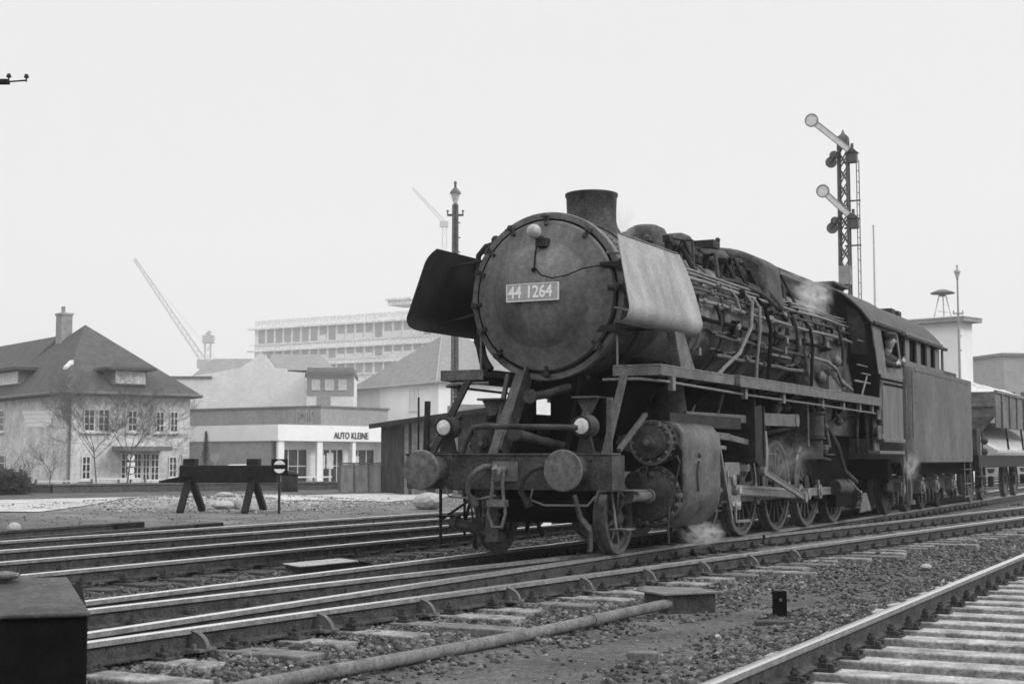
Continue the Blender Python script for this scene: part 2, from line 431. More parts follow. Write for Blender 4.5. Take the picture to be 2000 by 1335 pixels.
def sleeper_mesh(x, y0, y1, wd, m, parent, zt=-.165, sk=0.0, th=.15):
    j = lambda: random.uniform(-.012, .012)
    g = MB(); x0 = x - wd / 2; x1 = x + wd / 2; ze = zt + random.uniform(-.006, .004)
    g.add([(x0 + j() - sk, y0 + j() * 3, zt - th), (x1 + j() - sk, y0 + j() * 3, zt - th), (x1 + j() + sk, y1 + j() * 3, zt - th), (x0 + j() + sk, y1 + j() * 3, zt - th),
           (x0 + j() - sk, y0 + j() * 3, ze), (x1 + j() - sk, y0 + j() * 3, ze), (x1 + j() + sk, y1 + j() * 3, ze), (x0 + j() + sk, y1 + j() * 3, ze)],
          [(0, 3, 2, 1), (4, 5, 6, 7), (0, 1, 5, 4), (1, 2, 6, 5), (2, 3, 7, 6), (3, 0, 4, 7)])
    return g.build('sleeper', m, parent, bevel=.012)
def fastening(g, x, y, big=False):                              # ribbed plate, two clamps, two bolts
    g.box(x - .085, x + .085, y - .17, y + .17, -.166, -.147)
    for s in (-1, 1):
        g.box(x - .045, x + .045, y + s * .085 - .03, y + s * .085 + .03, -.147, -.118)
        g.cyl((x, y + s * .085, -.118), (x, y + s * .085, -.07), .018, n=8)
        g.cyl((x, y + s * .085, -.112), (x, y + s * .085, -.092), .03, n=6)
        for t in (-1, 1): g.cyl((x + t * .055, y + s * .145, -.147), (x + t * .055, y + s * .145, -.118), .02, n=6)

xs = lambda a, b, st: [a + i * st for i in range(int((b - a) / st) + 1)]
tr = thing('railway_turnout', 'straight track under the steam engine with a turnout branching off towards the camera', 'railway track', (0, 0, -.165))
tr.location = (0, 0, 0)
rail([(x, .7525, 0) for x in (-14.5, 0, 20, 60, 130)], tr)
rail([(x, -.7525, 0) for x in (-14.5, 0, 20, 60, 130)], tr)
rail([(x, yd(x) - .035, 0) for x in xs(-14.5, 26, .5)], tr)
rail([(x, yd(x) + 1.435 + .035 + (.0 if x > -12 else 0), 0) for x in xs(-14.5, 2.2, .5)], tr)
rail([(x, yd(x) + 1.47, 0) for x in xs(5.0, 26, .5)], tr, name='rail')
rail([(2.2 + .45 * i, yd(2.2 + .45 * i) + 1.47 - .0 * i, 0) for i in range(7)], tr, name='crossing_nose')
rail([(x, yd(x) + .09, 0) for x in xs(1.5, 5.5, .5)], tr, top='rail_dull', name='check_rail')
fs_ = MB(); sx = xs(-13.5, 26, .64)
for i, x in enumerate(sx):
    y0 = yd(x) - .55 - random.uniform(0, .25) - (.35 if i % 5 == 2 else 0)
    sleeper_mesh(x, y0, 1.32 + random.uniform(-.05, .1), .25, 'sleeper_pale' if i % 3 else 'sleeper_wood', tr, sk=.03)
    for y in (.7525, -.7525, yd(x) - .035, yd(x) + 1.47):
        if x > -9.5: fastening(fs_, x, y)
for i in range(38): sleeper_mesh(26.6 + .66 * i, -1.3, 1.3, .25, 'sleeper_wood', tr)
f0 = fs_.build('rail_fastenings', 'rail_side', tr, smooth=False)
tag(f0, kind='stuff')
for i, x in enumerate(sx):                                      # cast rail braces on the outside of the curved rail
    if -8.6 < x < 2.0 and i % 2 == 0:
        y = yd(x) - .035; g = MB()
        P = [(y - .012, -.135)] + [(y - .03 - .155 * math.sin(R(a)), -.135 + .115 * math.cos(R(a))) for a in range(0, 91, 15)]
        g.prism(P, 'x', x + .30, x + .325); g.prism([(a, b_) for a, b_ in [(y - .02, -.145), (y - .02, -.128), (y - .19, -.128), (y - .19, -.145)]], 'x', x + .22, x + .40)
        Q = [(y - .03 - .155 * math.sin(R(a)), -.135 + .115 * math.cos(R(a))) for a in range(0, 91, 15)]
        g.tube([(x + .3125, a, b_) for a, b_ in Q], .018, 6)
        for dx in (.25, .37): g.cyl((x + dx, y - .12, -.13), (x + dx, y - .12, -.095), .018, n=6)
        g.build('rail_brace', 'rail_dull', tr)
    if -9 < x < -2 and i % 2 == 1:
        g = MB(); yy = yd(x) + 1.47; g.box(x - .09, x + .09, yy - .13, yy + .12, -.147, -.128); g.box(x - .03, x + .03, yy - .1, yy - .04, -.128, -.085); g.build('slide_chair', 'rail_dull', tr)

# track in the right foreground
tk = thing('railway_track', 'nearest track with pale exposed sleepers and ballast heaped along one rail', 'railway track', (-5, -5.77, 0), group='railway tracks')
L0 = lambda pts, o: [(p[0] - o[0], p[1] - o[1], p[2] - o[2]) for p in pts]
rail([(x, .7525, 0) for x in (-9, 0, 10, 22)], tk); rail([(x, -.7525, 0) for x in (-9, 0, 10, 22)], tk)
fs_ = MB()
for i, x in enumerate(xs(-6.2, 18, .61)):
    sleeper_mesh(x, -1.3, 1.18 + random.uniform(-.06, .05), .26, 'sleeper_bright', tk, zt=-.163, sk=.0)
    for y in (.7525, -.7525): fastening(fs_, x, y)
tag(fs_.build('rail_fastenings', 'rail_side', tk, smooth=False), kind='stuff')
# two through tracks beyond the engine
for yc, lab in ((3.9, 'rusty track next to the engine on its far side'), (6.95, 'far track running just before the bumper mound')):
    tk = thing('railway_track', lab, 'railway track', (0, yc, 0), group='railway tracks')
    for s in (-1, 1): rail([(x, s * .7525, 0) for x in (-12, 0, 20, 60, 110)], tk, top='rail_top')
    fs_ = MB()
    for i, x in enumerate(xs(-9, 40, .63)):
        sleeper_mesh(x, -1.27 + random.uniform(-.05, .05), 1.27, .25, 'sleeper_dark', tk, zt=-.172)
        for y in (-.7525, .7525):
            if x < 20: fastening(fs_, x, y)
    tag(fs_.build('rail_fastenings', 'rail_side', tk, smooth=False), kind='stuff')
tk = thing('railway_track', 'rusty dead end siding whose bare rails stop in the dirt', 'railway track', (0, 9.4, 0), .115, group='railway tracks')
for s, xe in ((-1, 5.25), (1, 5.0)): rail([(x, s * .7525, -.03) for x in (-14, -4, xe)], tk, top='rail_side')
for x in xs(-8, 4.2, .63): sleeper_mesh(x, -1.27, 1.27, .25, 'sleeper_dark', tk, zt=-.2)
for s, xe in ((-1, 5.25), (1, 5.0)): MB().box(xe - .7, xe + .12, s * .7525 - .1, s * .7525 + .1, -.25, -.035).build('rail_end_block', 'timber_dark', tk, bevel=.02)

# ------------------------------------------------------------------ loose ballast (uncountable)
t_ = (1 + 5 ** .5) / 2
ICO = np.array([(-1, t_, 0), (1, t_, 0), (-1, -t_, 0), (1, -t_, 0), (0, -1, t_), (0, 1, t_), (0, -1, -t_), (0, 1, -t_), (t_, 0, -1), (t_, 0, 1), (-t_, 0, -1), (-t_, 0, 1)], float); ICO /= np.linalg.norm(ICO[0])
ICF = np.array([(0, 11, 5), (0, 5, 1), (0, 1, 7), (0, 7, 10), (0, 10, 11), (1, 5, 9), (5, 11, 4), (11, 10, 2), (10, 7, 6), (7, 1, 8), (3, 9, 4), (3, 4, 2), (3, 2, 6), (3, 6, 8), (3, 8, 9), (4, 9, 5), (2, 4, 11), (6, 2, 10), (8, 6, 7), (9, 8, 1)])
def scatter(name, P, sz, tones, m):
    n = len(P); sc = sz[:, None] * rng.uniform(.6, 1.25, (n, 3)); sc[:, 2] *= .75
    V = ICO[None] * rng.uniform(.6, 1.3, (n, 12, 1)) * sc[:, None, :]
    a = rng.uniform(0, 6.28, n); c, s = np.cos(a)[:, None], np.sin(a)[:, None]
    X = V[:, :, 0] * c - V[:, :, 1] * s; Y = V[:, :, 0] * s + V[:, :, 1] * c; tl = rng.uniform(-.5, .5, (n, 1))
    Z = V[:, :, 2] + X * tl
    W = np.stack([X, Y, Z], 2) + P[:, None, :]
    F = (ICF[None] + (np.arange(n) * 12)[:, None, None]).reshape(-1)
    me = bpy.data.meshes.new(name); me.vertices.add(n * 12); me.vertices.foreach_set('co', W.reshape(-1).astype(np.float32))
    nf = n * 20; me.loops.add(nf * 3); me.loops.foreach_set('vertex_index', F.astype(np.int32))
    me.polygons.add(nf); me.polygons.foreach_set('loop_start', np.arange(0, nf * 3, 3, dtype=np.int32)); me.polygons.foreach_set('loop_total', np.full(nf, 3, np.int32))
    me.update(calc_edges=True); at2 = me.attributes.new('tone', 'FLOAT', 'POINT'); at2.data.foreach_set('value', np.repeat(tones, 12).astype(np.float32))
    me.materials.append(M[m]); o = bpy.data.objects.new(name, me); put(o); tag(o, kind='stuff'); return o
pts = []; szs = []; tns = []
def zone(n, x0, x1, yf0, yf1, s0, s1, t0=.3, t1=1.5, power=1.0, sink=.15, thin=None):
    for _ in range(n):
        x = x0 + (x1 - x0) * random.random() ** power; a, b_ = yf0(x), yf1(x); y = a + (b_ - a) * random.random()
        if thin and random.random() > thin(x, y): continue
        s = random.uniform(s0, s1) * .86 * (1.5 if random.random() < .07 else 1); pts.append((x, y, hz(x, y) + s * sink)); szs.append(s); tns.append((t0 + (t1 - t0) * random.random() ** 1.6) * (1.9 if random.random() < .05 else 1) * .88)
K = lambda v: (lambda x: v)
clump = lambda x, y: .25 + .75 * sst(-.15, .35, fbm(x, y, 1.3))
zone(18000, -10, 16, lambda x: yd(x) - 1.15, lambda x: yd(x) + .1, .018, .038, power=1.5)
zone(4500, -10, 8, lambda x: yd(x) - 1.8, lambda x: yd(x) - .9, .014, .034, power=1.3, thin=clump)
zone(5000, -10, 14, lambda x: yd(x), lambda x: yd(x) + 1.5, .018, .036, t0=.35, t1=.9, power=1.3)
zone(6500, -9, 24, K(-.75), K(.75), .018, .036, t0=.25, t1=.6)
zone(9000, -10, 14, K(.7), K(2.6), .018, .04, t0=.4, t1=1.1, power=1.2)
zone(9000, -8, 20, K(2.4), K(5.4), .018, .038, t0=.4, t1=1.1, power=1.1)
zone(8000, -8, 24, K(5.0), K(8.6), .018, .038, t0=.4, t1=1.0)
zone(11000, -10.5, 8, K(-5.05), K(-4.3), .016, .036, power=1.3)
zone(3500, -7, 8, K(-6.5), K(-5.06), .014, .03, t0=.15, t1=.45, power=1.2)
zone(7000, -10, 10, K(-4.5), K(-3.7), .014, .034, power=1.2, thin=clump)
zone(1500, -9, 6, lambda x: -4.6, lambda x: yd(x) - 1, .008, .022, thin=clump)
zone(3000, -4, 24, K(8.4), K(20), .014, .034, t0=.5, t1=1.2, thin=clump)
zone(6000, MOUND.x - 6, MOUND.x + 7, K(MOUND.y - 5), K(MOUND.y + 6), .02, .06, t0=1.2, t1=3.2, thin=clump)
scatter('gravel', np.array(pts), np.array(szs), np.array(tns), 'stone')
# ------------------------------------------------------------------ steam locomotive (x backwards from the leading axle, near side y < 0, rail top z = 0)
loco = thing('steam_locomotive', 'sooty black steam locomotive with white lettered number plate rolling towards the camera', 'locomotive', (0, 0, 0))
BZ = 3.04
def B(name, g, m, par=None, bevel=.006, **k): return g.build(name, m, par or loco, bevel=bevel, **k)

# frame
g = MB()
for s in (-1, 1):
    g.prism([(-1.22, .74), (-1.22, 1.14), (-.2, 1.14), (.1, 1.35), (1.9, 1.4), (10.9, 1.4), (11.2, .75), (9.9, .55), (2.2, .45), (1.2, .75), (-.5, .9)], 'y', s * .46, s * .52)
for x in (2.0, 3.7, 5.4, 7.1, 8.8, 10.3): g.box(x, x + .06, -.46, .46, .5, 1.38)
g.box(2.2, 10.6, -.46, .46, 1.36, 1.4)
B('frame', g, 'iron_dark')
g = MB(); g.box(.95, 1.75, -.5, .5, 1.0, 2.15); g.prism([(-.5, 1.9), (-.75, 2.35), (.75, 2.35), (.5, 1.9)], 'x', .9, 1.8); g.cyl((.7, 0, 1.05), (1.9, 0, 1.0), .3, n=24); g.cyl((.6, 0, 1.05), (.72, 0, 1.05), .34, n=24)
B('smokebox_saddle', g, 'iron_dark')

# buffer beam
g = MB(); g.box(-1.25, -1.21, -1.29, 1.29, .765, 1.155); g.box(-1.27, -1.02, -1.3, 1.3, 1.145, 1.168)
g.box(-1.21, -.9, -1.29, -1.26, .765, 1.145); g.box(-1.21, -.9, 1.26, 1.29, .765, 1.145); g.box(-1.21, -1.0, -1.26, 1.26, .765, .785)
for s in (-1, 1):
    g.box(-1.268, -1.25, s * .875 - .2, s * .875 + .2, .79, 1.14)
    for a, b_ in ((-.16, .13), (.16, .13), (-.16, -.13), (.16, -.13)): g.cyl((-1.285, s * .875 + a, .965 + b_), (-1.26, s * .875 + a, .965 + b_), .018, n=6)
for y in np.arange(-.55, .56, .11):
    for z in (.82, 1.1): g.cyl((-1.262, y, z), (-1.25, y, z), .013, n=6)
for z in (.82, .95, 1.08):
    g.cyl((-1.262, -1.24, z), (-1.25, -1.24, z), .015, n=6); g.cyl((-1.262, 1.24, z), (-1.25, 1.24, z), .015, n=6)
B('buffer_beam', g, 'iron_dusty')
for s in (-1, 1):
    g = MB(); g.lathe([(.155, 0), (.15, .1), (.12, .2), (.115, .27), (.13, .27), (.13, .29), (.085, .29), (.085, .33)], (-1.265, s * .875, .982), (-1, 0, 0), 28)
    bo = B('buffer', g, 'iron_dusty')
    g = MB(); g.lathe([(.225, .0), (.226, .02), (.215, .045 if s > 0 else .03), (.12, .062 if s > 0 else .034), (0, .07 if s > 0 else .036)], (-1.6, s * .875, .982), (-1, 0, 0), 40)
    g.build('buffer_plate', mat('buffer_face', .06, .17, rough=.6, scale=11, detail=9, bump=.3, bscale=60, metal=.2), bo, bevel=0)
# coupling hook and screw coupling
g = MB(); g.box(-1.275, -1.25, -.16, .16, .86, 1.08)
g.tube([(-1.2, 0, .98), (-1.42, 0, .98), (-1.5, 0, .93), (-1.53, 0, .99), (-1.49, 0, 1.04)], [.04, .045, .04, .035, .018], 8)
B('coupling_hook', g, 'edge_iron', bevel=0)
g = MB()
for y in (-.06, .06): g.tube([(-1.42, y, .98), (-1.45, y, .82), (-1.45, y * 1.4, .62)], .02, 8)
g.cyl((-1.45, -.12, .63), (-1.45, .12, .63), .03, n=10)
for y in (-.09, .09): g.tube([(-1.45, y, .63), (-1.47, y * 1.2, .5), (-1.46, y * .7, .38)], .018, 8)
g.tube([(-1.47, .108, .5), (-1.46, .06, .36), (-1.46, -.06, .36), (-1.47, -.108, .5)], .018, 8)
g.box(-1.5, -1.4, -.11, .11, .585, .66)
B('screw_coupling', g, 'edge_iron', bevel=0)
for y, m_ in ((.31, 'grey_iron'), (-.36, 'iron')):
    g = MB(); g.tube([(-1.24, y - .12, 1.02), (-1.36, y - .1, 1.02), (-1.42, y - .04, .98), (-1.44, y + .05, .88), (-1.43, y + .08, .74), (-1.40, y + .02, .64)], [.035, .035, .032, .032, .032, .03], 10)
    g.cyl((-1.405, y + .03, .68), (-1.39, y + .0, .58), .045, n=10)
    B('brake_hose', g, m_, bevel=0)
# lamps
for s in (-1, 1):
    y = s * .872
    g = MB(); g.lathe([(.10, 0), (.112, .01), (.112, .04), (.13, .09), (.135, .16), (.12, .22), (.07, .26), (0, .27)], (-1.12, y, 1.467), (1, 0, 0), 28)
    g.cyl((-1.02, y, 1.58), (-1.02, y, 1.625), .04, n=10)
    hl = B('headlamp', g, 'iron_dusty', bevel=0)
    MB().lathe([(.114, -.01), (.114, .014), (.094, .018), (.094, -.01)], (-1.118, y, 1.467), (-1, 0, 0), 28, ring=True).build('lamp_rim', 'iron', hl)
    MB().lathe([(.093, 0), (.085, .02), (.05, .032), (0, .037)], (-1.118, y, 1.467), (-1, 0, 0), 28).build('lens', 'lens', hl)
    g = MB(); g.prism([(y - .11, 1.168), (y + .11, 1.168), (y + .06, 1.36), (y - .06, 1.36)], 'x', -1.04, -.98); g.box(-1.1, -.9, y - .12, y + .12, 1.168, 1.19); g.bar((-.95, y, 1.19), (-.98, y, 1.36), .05, .05)
    B('lamp_bracket', g, 'iron')
# front hand rail across the beam
g = MB(); g.tube([(-1.13, .62, 1.17), (-1.13, .58, 1.30), (-1.13, .47, 1.465), (-1.13, .3, 1.475), (-1.13, -.84, 1.45)], .035, 10)
g.cyl((-1.13, .42, 1.17), (-1.13, .46, 1.46), .02, n=8)
B('front_handrail', g, 'iron_dusty', bevel=0)
g = MB(); g.cyl((-1.14, 1.2, 1.17), (-1.14, 1.2, 2.02 - .2), .012, n=6); g.box(-1.16, -1.1, 1.16, 1.26, 1.165, 1.18); B('marker_rod', g, 'iron', bevel=0)
# inclined braces beam -> smokebox
for s in (-1, 1):
    y = s * .36
    g = MB()
    for yy, wd in ((y + s * .0, .03), ):
        g.bar((-1.0, s * .30, 1.16), (-.30, s * .30, 2.12), .11, .035, (1, 0, 0)); g.bar((-.86, s * .24, 1.16), (-.18, s * .24, 2.15), .03, .22, (1, 0, 0))
        g.bar((-.62, s * .50, 1.16), (-.22, s * .50, 2.12), .05, .05, (1, 0, 0))
    if s < 0: g = MB().bar((-.55, s * .42, 1.16), (-.1, s * .42, 2.12), .05, .05, (1, 0, 0))
    B('smokebox_brace', g, 'grey_iron' if s > 0 else 'iron_dark')
    g = MB(); g.bar((-1.0, s * 1.1, 1.16), (-.26, s * 1.02, 2.06), .09, .04, (1, 0, 0)); g.bar((-1.03, s * 1.16, 1.16), (-1.0, s * 1.16, 1.78), .07, .03, (1, 0, 0)); g.bar((-.9, s * 1.22, 1.2), (-.1, s * 1.22, 1.62), .05, .05)
    B('runboard_brace', g, 'grey_iron' if s < 0 else 'iron')
    g = MB(); g.box(-.5, -.2, s * .62 - .16, s * .62 + .16, 1.80, 1.825); g.prism([(s * .62 - .14, 1.8), (s * .62 + .14, 1.8), (s * .62 + .04, 1.62), (s * .62 - .04, 1.62)], 'x', -.4, -.36)
    B('front_step', g, 'grey_iron')
g = MB(); g.tube([(-.55, .02, 1.83), (-.35, -.05, 1.86), (-.1, -.25, 1.95), (.3, -.3, 2.1)], .05, 10); g.lathe([(.0, 0), (.085, .01), (.085, .05), (.05, .06)], (-.6, .03, 1.83), (1, 0, 0), 18)
g.tube([(-.8, .07, 1.38), (-.55, -.05, 1.32), (-.1, -.2, 1.25)], [.07, .06, .05], 12); g.lathe([(0, 0), (.085, .01), (.085, .06)], (-.86, .09, 1.395), (.95, -.2, -.08), 18)
B('drain_pipes', g, 'iron_dusty', bevel=0)
g = MB(); g.cyl((-.12, -.2, 2.02), (.5, -.2, 2.0), .15, n=20); B('vent_pipe', g, 'iron_dark', bevel=0)
g = MB(); g.box(-.5, .4, -.42, .42, 1.0, 1.17); g.box(-1.0, .0, -.46, .46, .9, 1.14); g.cyl((-.15, .62, 1.2), (.5, .62, 1.2), .13, n=16); B('front_platform', g, 'iron_dark')

# smokebox
gs = MB()
for k in range(72):
    a = 2 * math.pi * k / 72
    for x in (.12, .2, 1.95, 2.05): gs.ball((x, .968 * math.cos(a), BZ + .968 * math.sin(a)), .014, 6)
sb = B('smokebox', gs.lathe([(.9, -.12), (.965, -.06), (.965, 2.15), (.955, 2.16)], (0, 0, BZ), (1, 0, 0), 96), 'iron_dusty', bevel=0)  # barrel darker than the door: the dark beneath the deflectors is in its colour
MB().lathe([(.9, -.19), (1.0, -.19), (1.012, -.175), (1.012, -.10), (.985, -.09), (.966, -.05), (.9, -.05)], (0, 0, BZ), (1, 0, 0), 96, ring=True).build('front_ring', 'smokebox_iron', sb)
g = MB()
for k in range(0):
    a = 2 * math.pi * k / 72
    for x in (.12, .2, 1.95, 2.05): g.ball((x, .968 * math.cos(a), BZ + .968 * math.sin(a)), .014, 6)
g = MB(); g.lathe([(.985, .5), (.985, .56)], (0, 0, BZ), (1, 0, 0), 96); g.build('hoop', 'iron', sb)
DOORP = [(.905, .0), (.905, .05), (.885, .085), (.85, .095), (.655, .165), (.64, .17)] + [(.63 * math.sin(R(a)) / math.sin(R(42)), .175 + .24 * (math.cos(R(a)) - math.cos(R(42))) / (1 - math.cos(R(42)))) for a in (42, 38, 33, 27, 20, 12, 5)] + [(0, .415)]
dr = MB().lathe([(.935, 0.0)] + [(r, h) for r, h in DOORP], (-.16, 0, BZ), (-1, 0, 0), 96).build('smokebox_door', 'smokebox_iron', sb)
g = MB(); g.lathe([(.93, .0), (.93, .012), (.90, .012)], (-.19, 0, BZ), (-1, 0, 0), 96); g.build('door_gap', 'iron_dark', sb)
for a in (92, 62, 128, 176, 222, 268, 312, 335, 355, 20, 38):
    g = MB(); c, s_ = math.cos(R(a)), math.sin(R(a))
    u = Vector((0, c, s_)); v_ = Vector((0, -s_, c)); o_ = Vector((0, 0, BZ))
    q = lambda r, x: o_ + u * r + Vector((x, 0, 0))
    g.bar(q(.84, -.275), q(.98, -.225), .04, .035, (1, 0, 0)); g.cyl(q(.945, -.19), q(.945, -.31), .022, n=8); g.cyl(q(.945, -.265), q(.945, -.30), .04, n=6)
    g.bar(q(.945, -.31) - v_ * .06, q(.945, -.31) + v_ * .06, .018, .018, (1, 0, 0))
    g.build('door_clamp', 'iron_dusty', dr, bevel=.004)
g = MB()                                                     # hinge straps at the near side
for z in (.32, .05, -.42):
    r_ = math.sqrt(max(.0, .98 ** 2 - z * z)); g.bar((-.25, -.60 if z < 0 else -.72, BZ + z), (-.22, -r_ - .04, BZ + z), .05, .075); g.cyl((-.2, -r_ - .05, BZ + z - .07), (-.2, -r_ - .05, BZ + z + .07), .04, n=10)
g.cyl((-.2, -1.03, BZ - .2), (-.2, -1.03, BZ + .42), .018, n=8)
g.build('door_hinge', 'iron', dr, bevel=.005)
g = MB(); g.tube([(-.10, .70, BZ + .70), (-.12, .86, BZ + .66), (-.14, .95, BZ + .55), (-.14, .96, BZ + .42), (-.12, .92, BZ + .32)], .035, 10); g.ball((-.12, .72, BZ + .73), .06, 10)
g.tube([(-.08, .95, BZ - .25), (-.08, 1.0, BZ - .5), (-.08, .88, BZ - .75), (-.1, .8, BZ - .85)], .045, 10)
g.build('grab_pipe', 'iron', sb)
# number plate 44 1264
g = MB(); g.box(-.605, -.575, -.352, .325, 2.94, 3.148); g.box(-.58, -.47, -.28, .25, 2.98, 3.1); pl = g.build('number_plate', 'plate', dr, bevel=.004)
g = MB()
for a, b_, c, d in ((-.352, .325, 3.14, 3.148), (-.352, .325, 2.94, 2.948), (-.352, -.344, 2.948, 3.14), (.317, .325, 2.948, 3.14)): g.box(-.611, -.603, a, b_, c, d)
g.build('plate_border', 'text_white', pl)
mw = Matrix(((0, 0, -1, -.608), (-1, 0, 0, 0), (0, 1, 0, 3.043), (0, 0, 0, 1)))
for tx, xo in (('44', -.212), ('1264', .10)): text_mesh('plate_number', tx, .2, 'text_white', pl, mw @ Matrix.Translation((xo, 0, 0)) @ Matrix.Diagonal((.86, 1, 1, 1)), bold=.004)
# top lamp and its cable
g = MB(); g.ball((-.47, .03, 3.78), .088, 18, (1, 1, 1)); tl = g.build('top_lamp', 'lamp_grey', dr)
g = MB(); g.bar((-.27, -.03, 3.60), (-.45, .0, 3.72), .05, .05); g.box(-.46, -.34, -.12, .02, 3.60, 3.70); g.cyl((-.44, -.03, 3.7), (-.3, -.1, 3.55), .05, n=10); g.build('lamp_bracket', 'iron', tl, bevel=.005)
g = MB(); g.tube([(-.42, .01, 3.66), (-.46, .02, 3.5), (-.56, -.02, 3.34), (-.59, -.12, 3.24), (-.575, -.26, 3.2), (-.52, -.42, 3.23), (-.43, -.58, 3.31), (-.32, -.74, 3.345), (-.22, -.95, 3.34)], .009, 6); g.ball((-.57, -.01, 3.31), .03, 8); g.build('lamp_cable', 'iron_dark', dr)
# chimney
g = MB(); g.lathe([(.46, -.24), (.39, -.11), (.335, -.02), (.318, .05), (.316, .15), (.324, .36), (.338, .38), (.338, .412), (.315, .42), (.29, .41), (.27, -.1)], (1.14, 0, 4.07), (0, 0, 1), 48)
B('chimney', g, 'iron_dusty', bevel=0)

# smoke deflectors
for s in (-1, 1):
    N_ = 14; prof = []
    for i in range(N_ + 1):                                    # (y, z) section: flat leaning sheet, curled in below and slightly above
        t = i / N_
        prof.append((1.428 - .218 * t, 2.77 + .85 * t))
    low = [(1.22, 2.615), (1.29, 2.612), (1.35, 2.63), (1.395, 2.665), (1.42, 2.72)]
    prof = low + prof; vs = []; fs = []
    n = len(prof); nxp = 14; th = .012
    for layer in (0, 1):
        for j in range(nxp + 1):
            for y, z in prof:
                t = (z - 2.6) / 1.02
                xa = -1.08 + .2 * t + (.16 * max(0, (z - 3.40) / .22) ** 2.2 if s > 0 else .02 * max(0, (z - 3.45) / .17) ** 2); xb = 1.30 - .0 * t - .22 * max(0, (t - .45) / .55) ** 2
                if z < 2.72: xa += .09 * ((2.72 - z) / .12) ** 2; xb -= .06 * ((2.72 - z) / .12) ** 2
                vs.append((xa + (xb - xa) * j / nxp, s * (y - layer * th), z - .0))
    q = (nxp + 1) * n
    for j in range(nxp):
        for i in range(n - 1):
            a = j * n + i; fs += [(a, a + 1, a + n + 1, a + n), (q + a, q + a + n, q + a + n + 1, q + a + 1)]
    for j in range(nxp): fs += [(j * n, (j + 1) * n, q + (j + 1) * n, q + j * n), (j * n + n - 1, q + j * n + n - 1, q + (j + 1) * n + n - 1, (j + 1) * n + n - 1)]
    for i in range(n - 1): fs += [(i, q + i, q + i + 1, i + 1), (nxp * n + i, nxp * n + i + 1, q + nxp * n + i + 1, q + nxp * n + i)]
    g = MB().add(vs, fs)
    df = B('smoke_deflector', g, 'deflector_iron' if s < 0 else 'deflector_dark', bevel=0)
    df['x_'] = 1; del df['x_']; tag(df, 'pale dusty outer face of the near smoke deflector' if s < 0 else 'dark inner face of the far smoke deflector')
    g = MB(); g.tube([(-.84, s * 1.208, 3.622), (1.0, s * 1.208, 3.622)], .014, 8); g.build('rim', 'edge_iron', df) if s < 0 else None
    g = MB()
    if s < 0: g.prism([(.52, 2.62), (.82, 2.62), (1.22, 2.17), (.72, 2.17)], 'y', s * 1.33, s * 1.36); g.prism([(.50, 2.62), (.52, 2.62), (.72, 2.17), (.70, 2.17)], 'y', s * 1.25, s * 1.36)
    else: g.bar((.6, s * 1.34, 2.62), (.8, s * 1.34, 2.18), .03, .2, (1, 0, 0))
    for x in (-.3, .9):
        g.bar((x, s * 1.23, 3.45), (x, s * .82, 3.5), .03, .03); g.bar((x, s * 1.38, 2.75), (x, s * .92, 2.85), .03, .03)
    B('deflector_bracket', g, 'edge_iron' if s < 0 else 'iron')
    g = MB(); g.box(-.18, 1.3, s * .98, s * 1.0, 2.62, 3.5) if s > 0 else g.box(.0, .03, s * .95, s * 1.30, 2.6, 2.63)
    B('deflector_stay', g, 'iron_dark')

# boiler and firebox
g = MB(); g.lathe([(.93, 2.15), (.94, 2.2), (.94, 7.6), (.93, 7.62)], (0, 0, BZ), (1, 0, 0), 72)
bo = B('boiler', g, 'boiler_iron', bevel=0)
for x in (2.3, 3.5, 4.7, 5.9, 7.1): MB().lathe([(.936, x), (.952, x), (.952, x + .07), (.936, x + .07)], (0, 0, BZ), (1, 0, 0), 72, ring=True).build('boiler_band', 'iron', bo)
P = arc((0, 3.02), .97, -10, 190, 28); P = [(p[1], p[2]) for p in P]; P = [(1.02, 1.5), (1.08, 2.2)] + P + [(-1.08, 2.2), (-1.02, 1.5)]
g = MB().prism(P, 'x', 7.55, 10.45); B('firebox', g, 'boiler_iron', bevel=.02)
g = MB(); g.prism([(7.6, 1.5), (10.6, 1.5), (10.3, .6), (10.0, .42), (8.4, .42), (8.0, .7)], 'y', -.9, .9); g.box(8.6, 9.6, -1.15, -1.0, .3, .5); B('ashpan', g, 'iron_dark')
g = MB(); g.prism([(10.05, .16), (10.9, .18), (10.55, .5), (10.35, .5)], 'y', -1.2, -1.17); g.bar((10.4, -1.18, .45), (9.6, -1.1, .75), .03, .03); B('ash_chute', g, 'edge_iron')
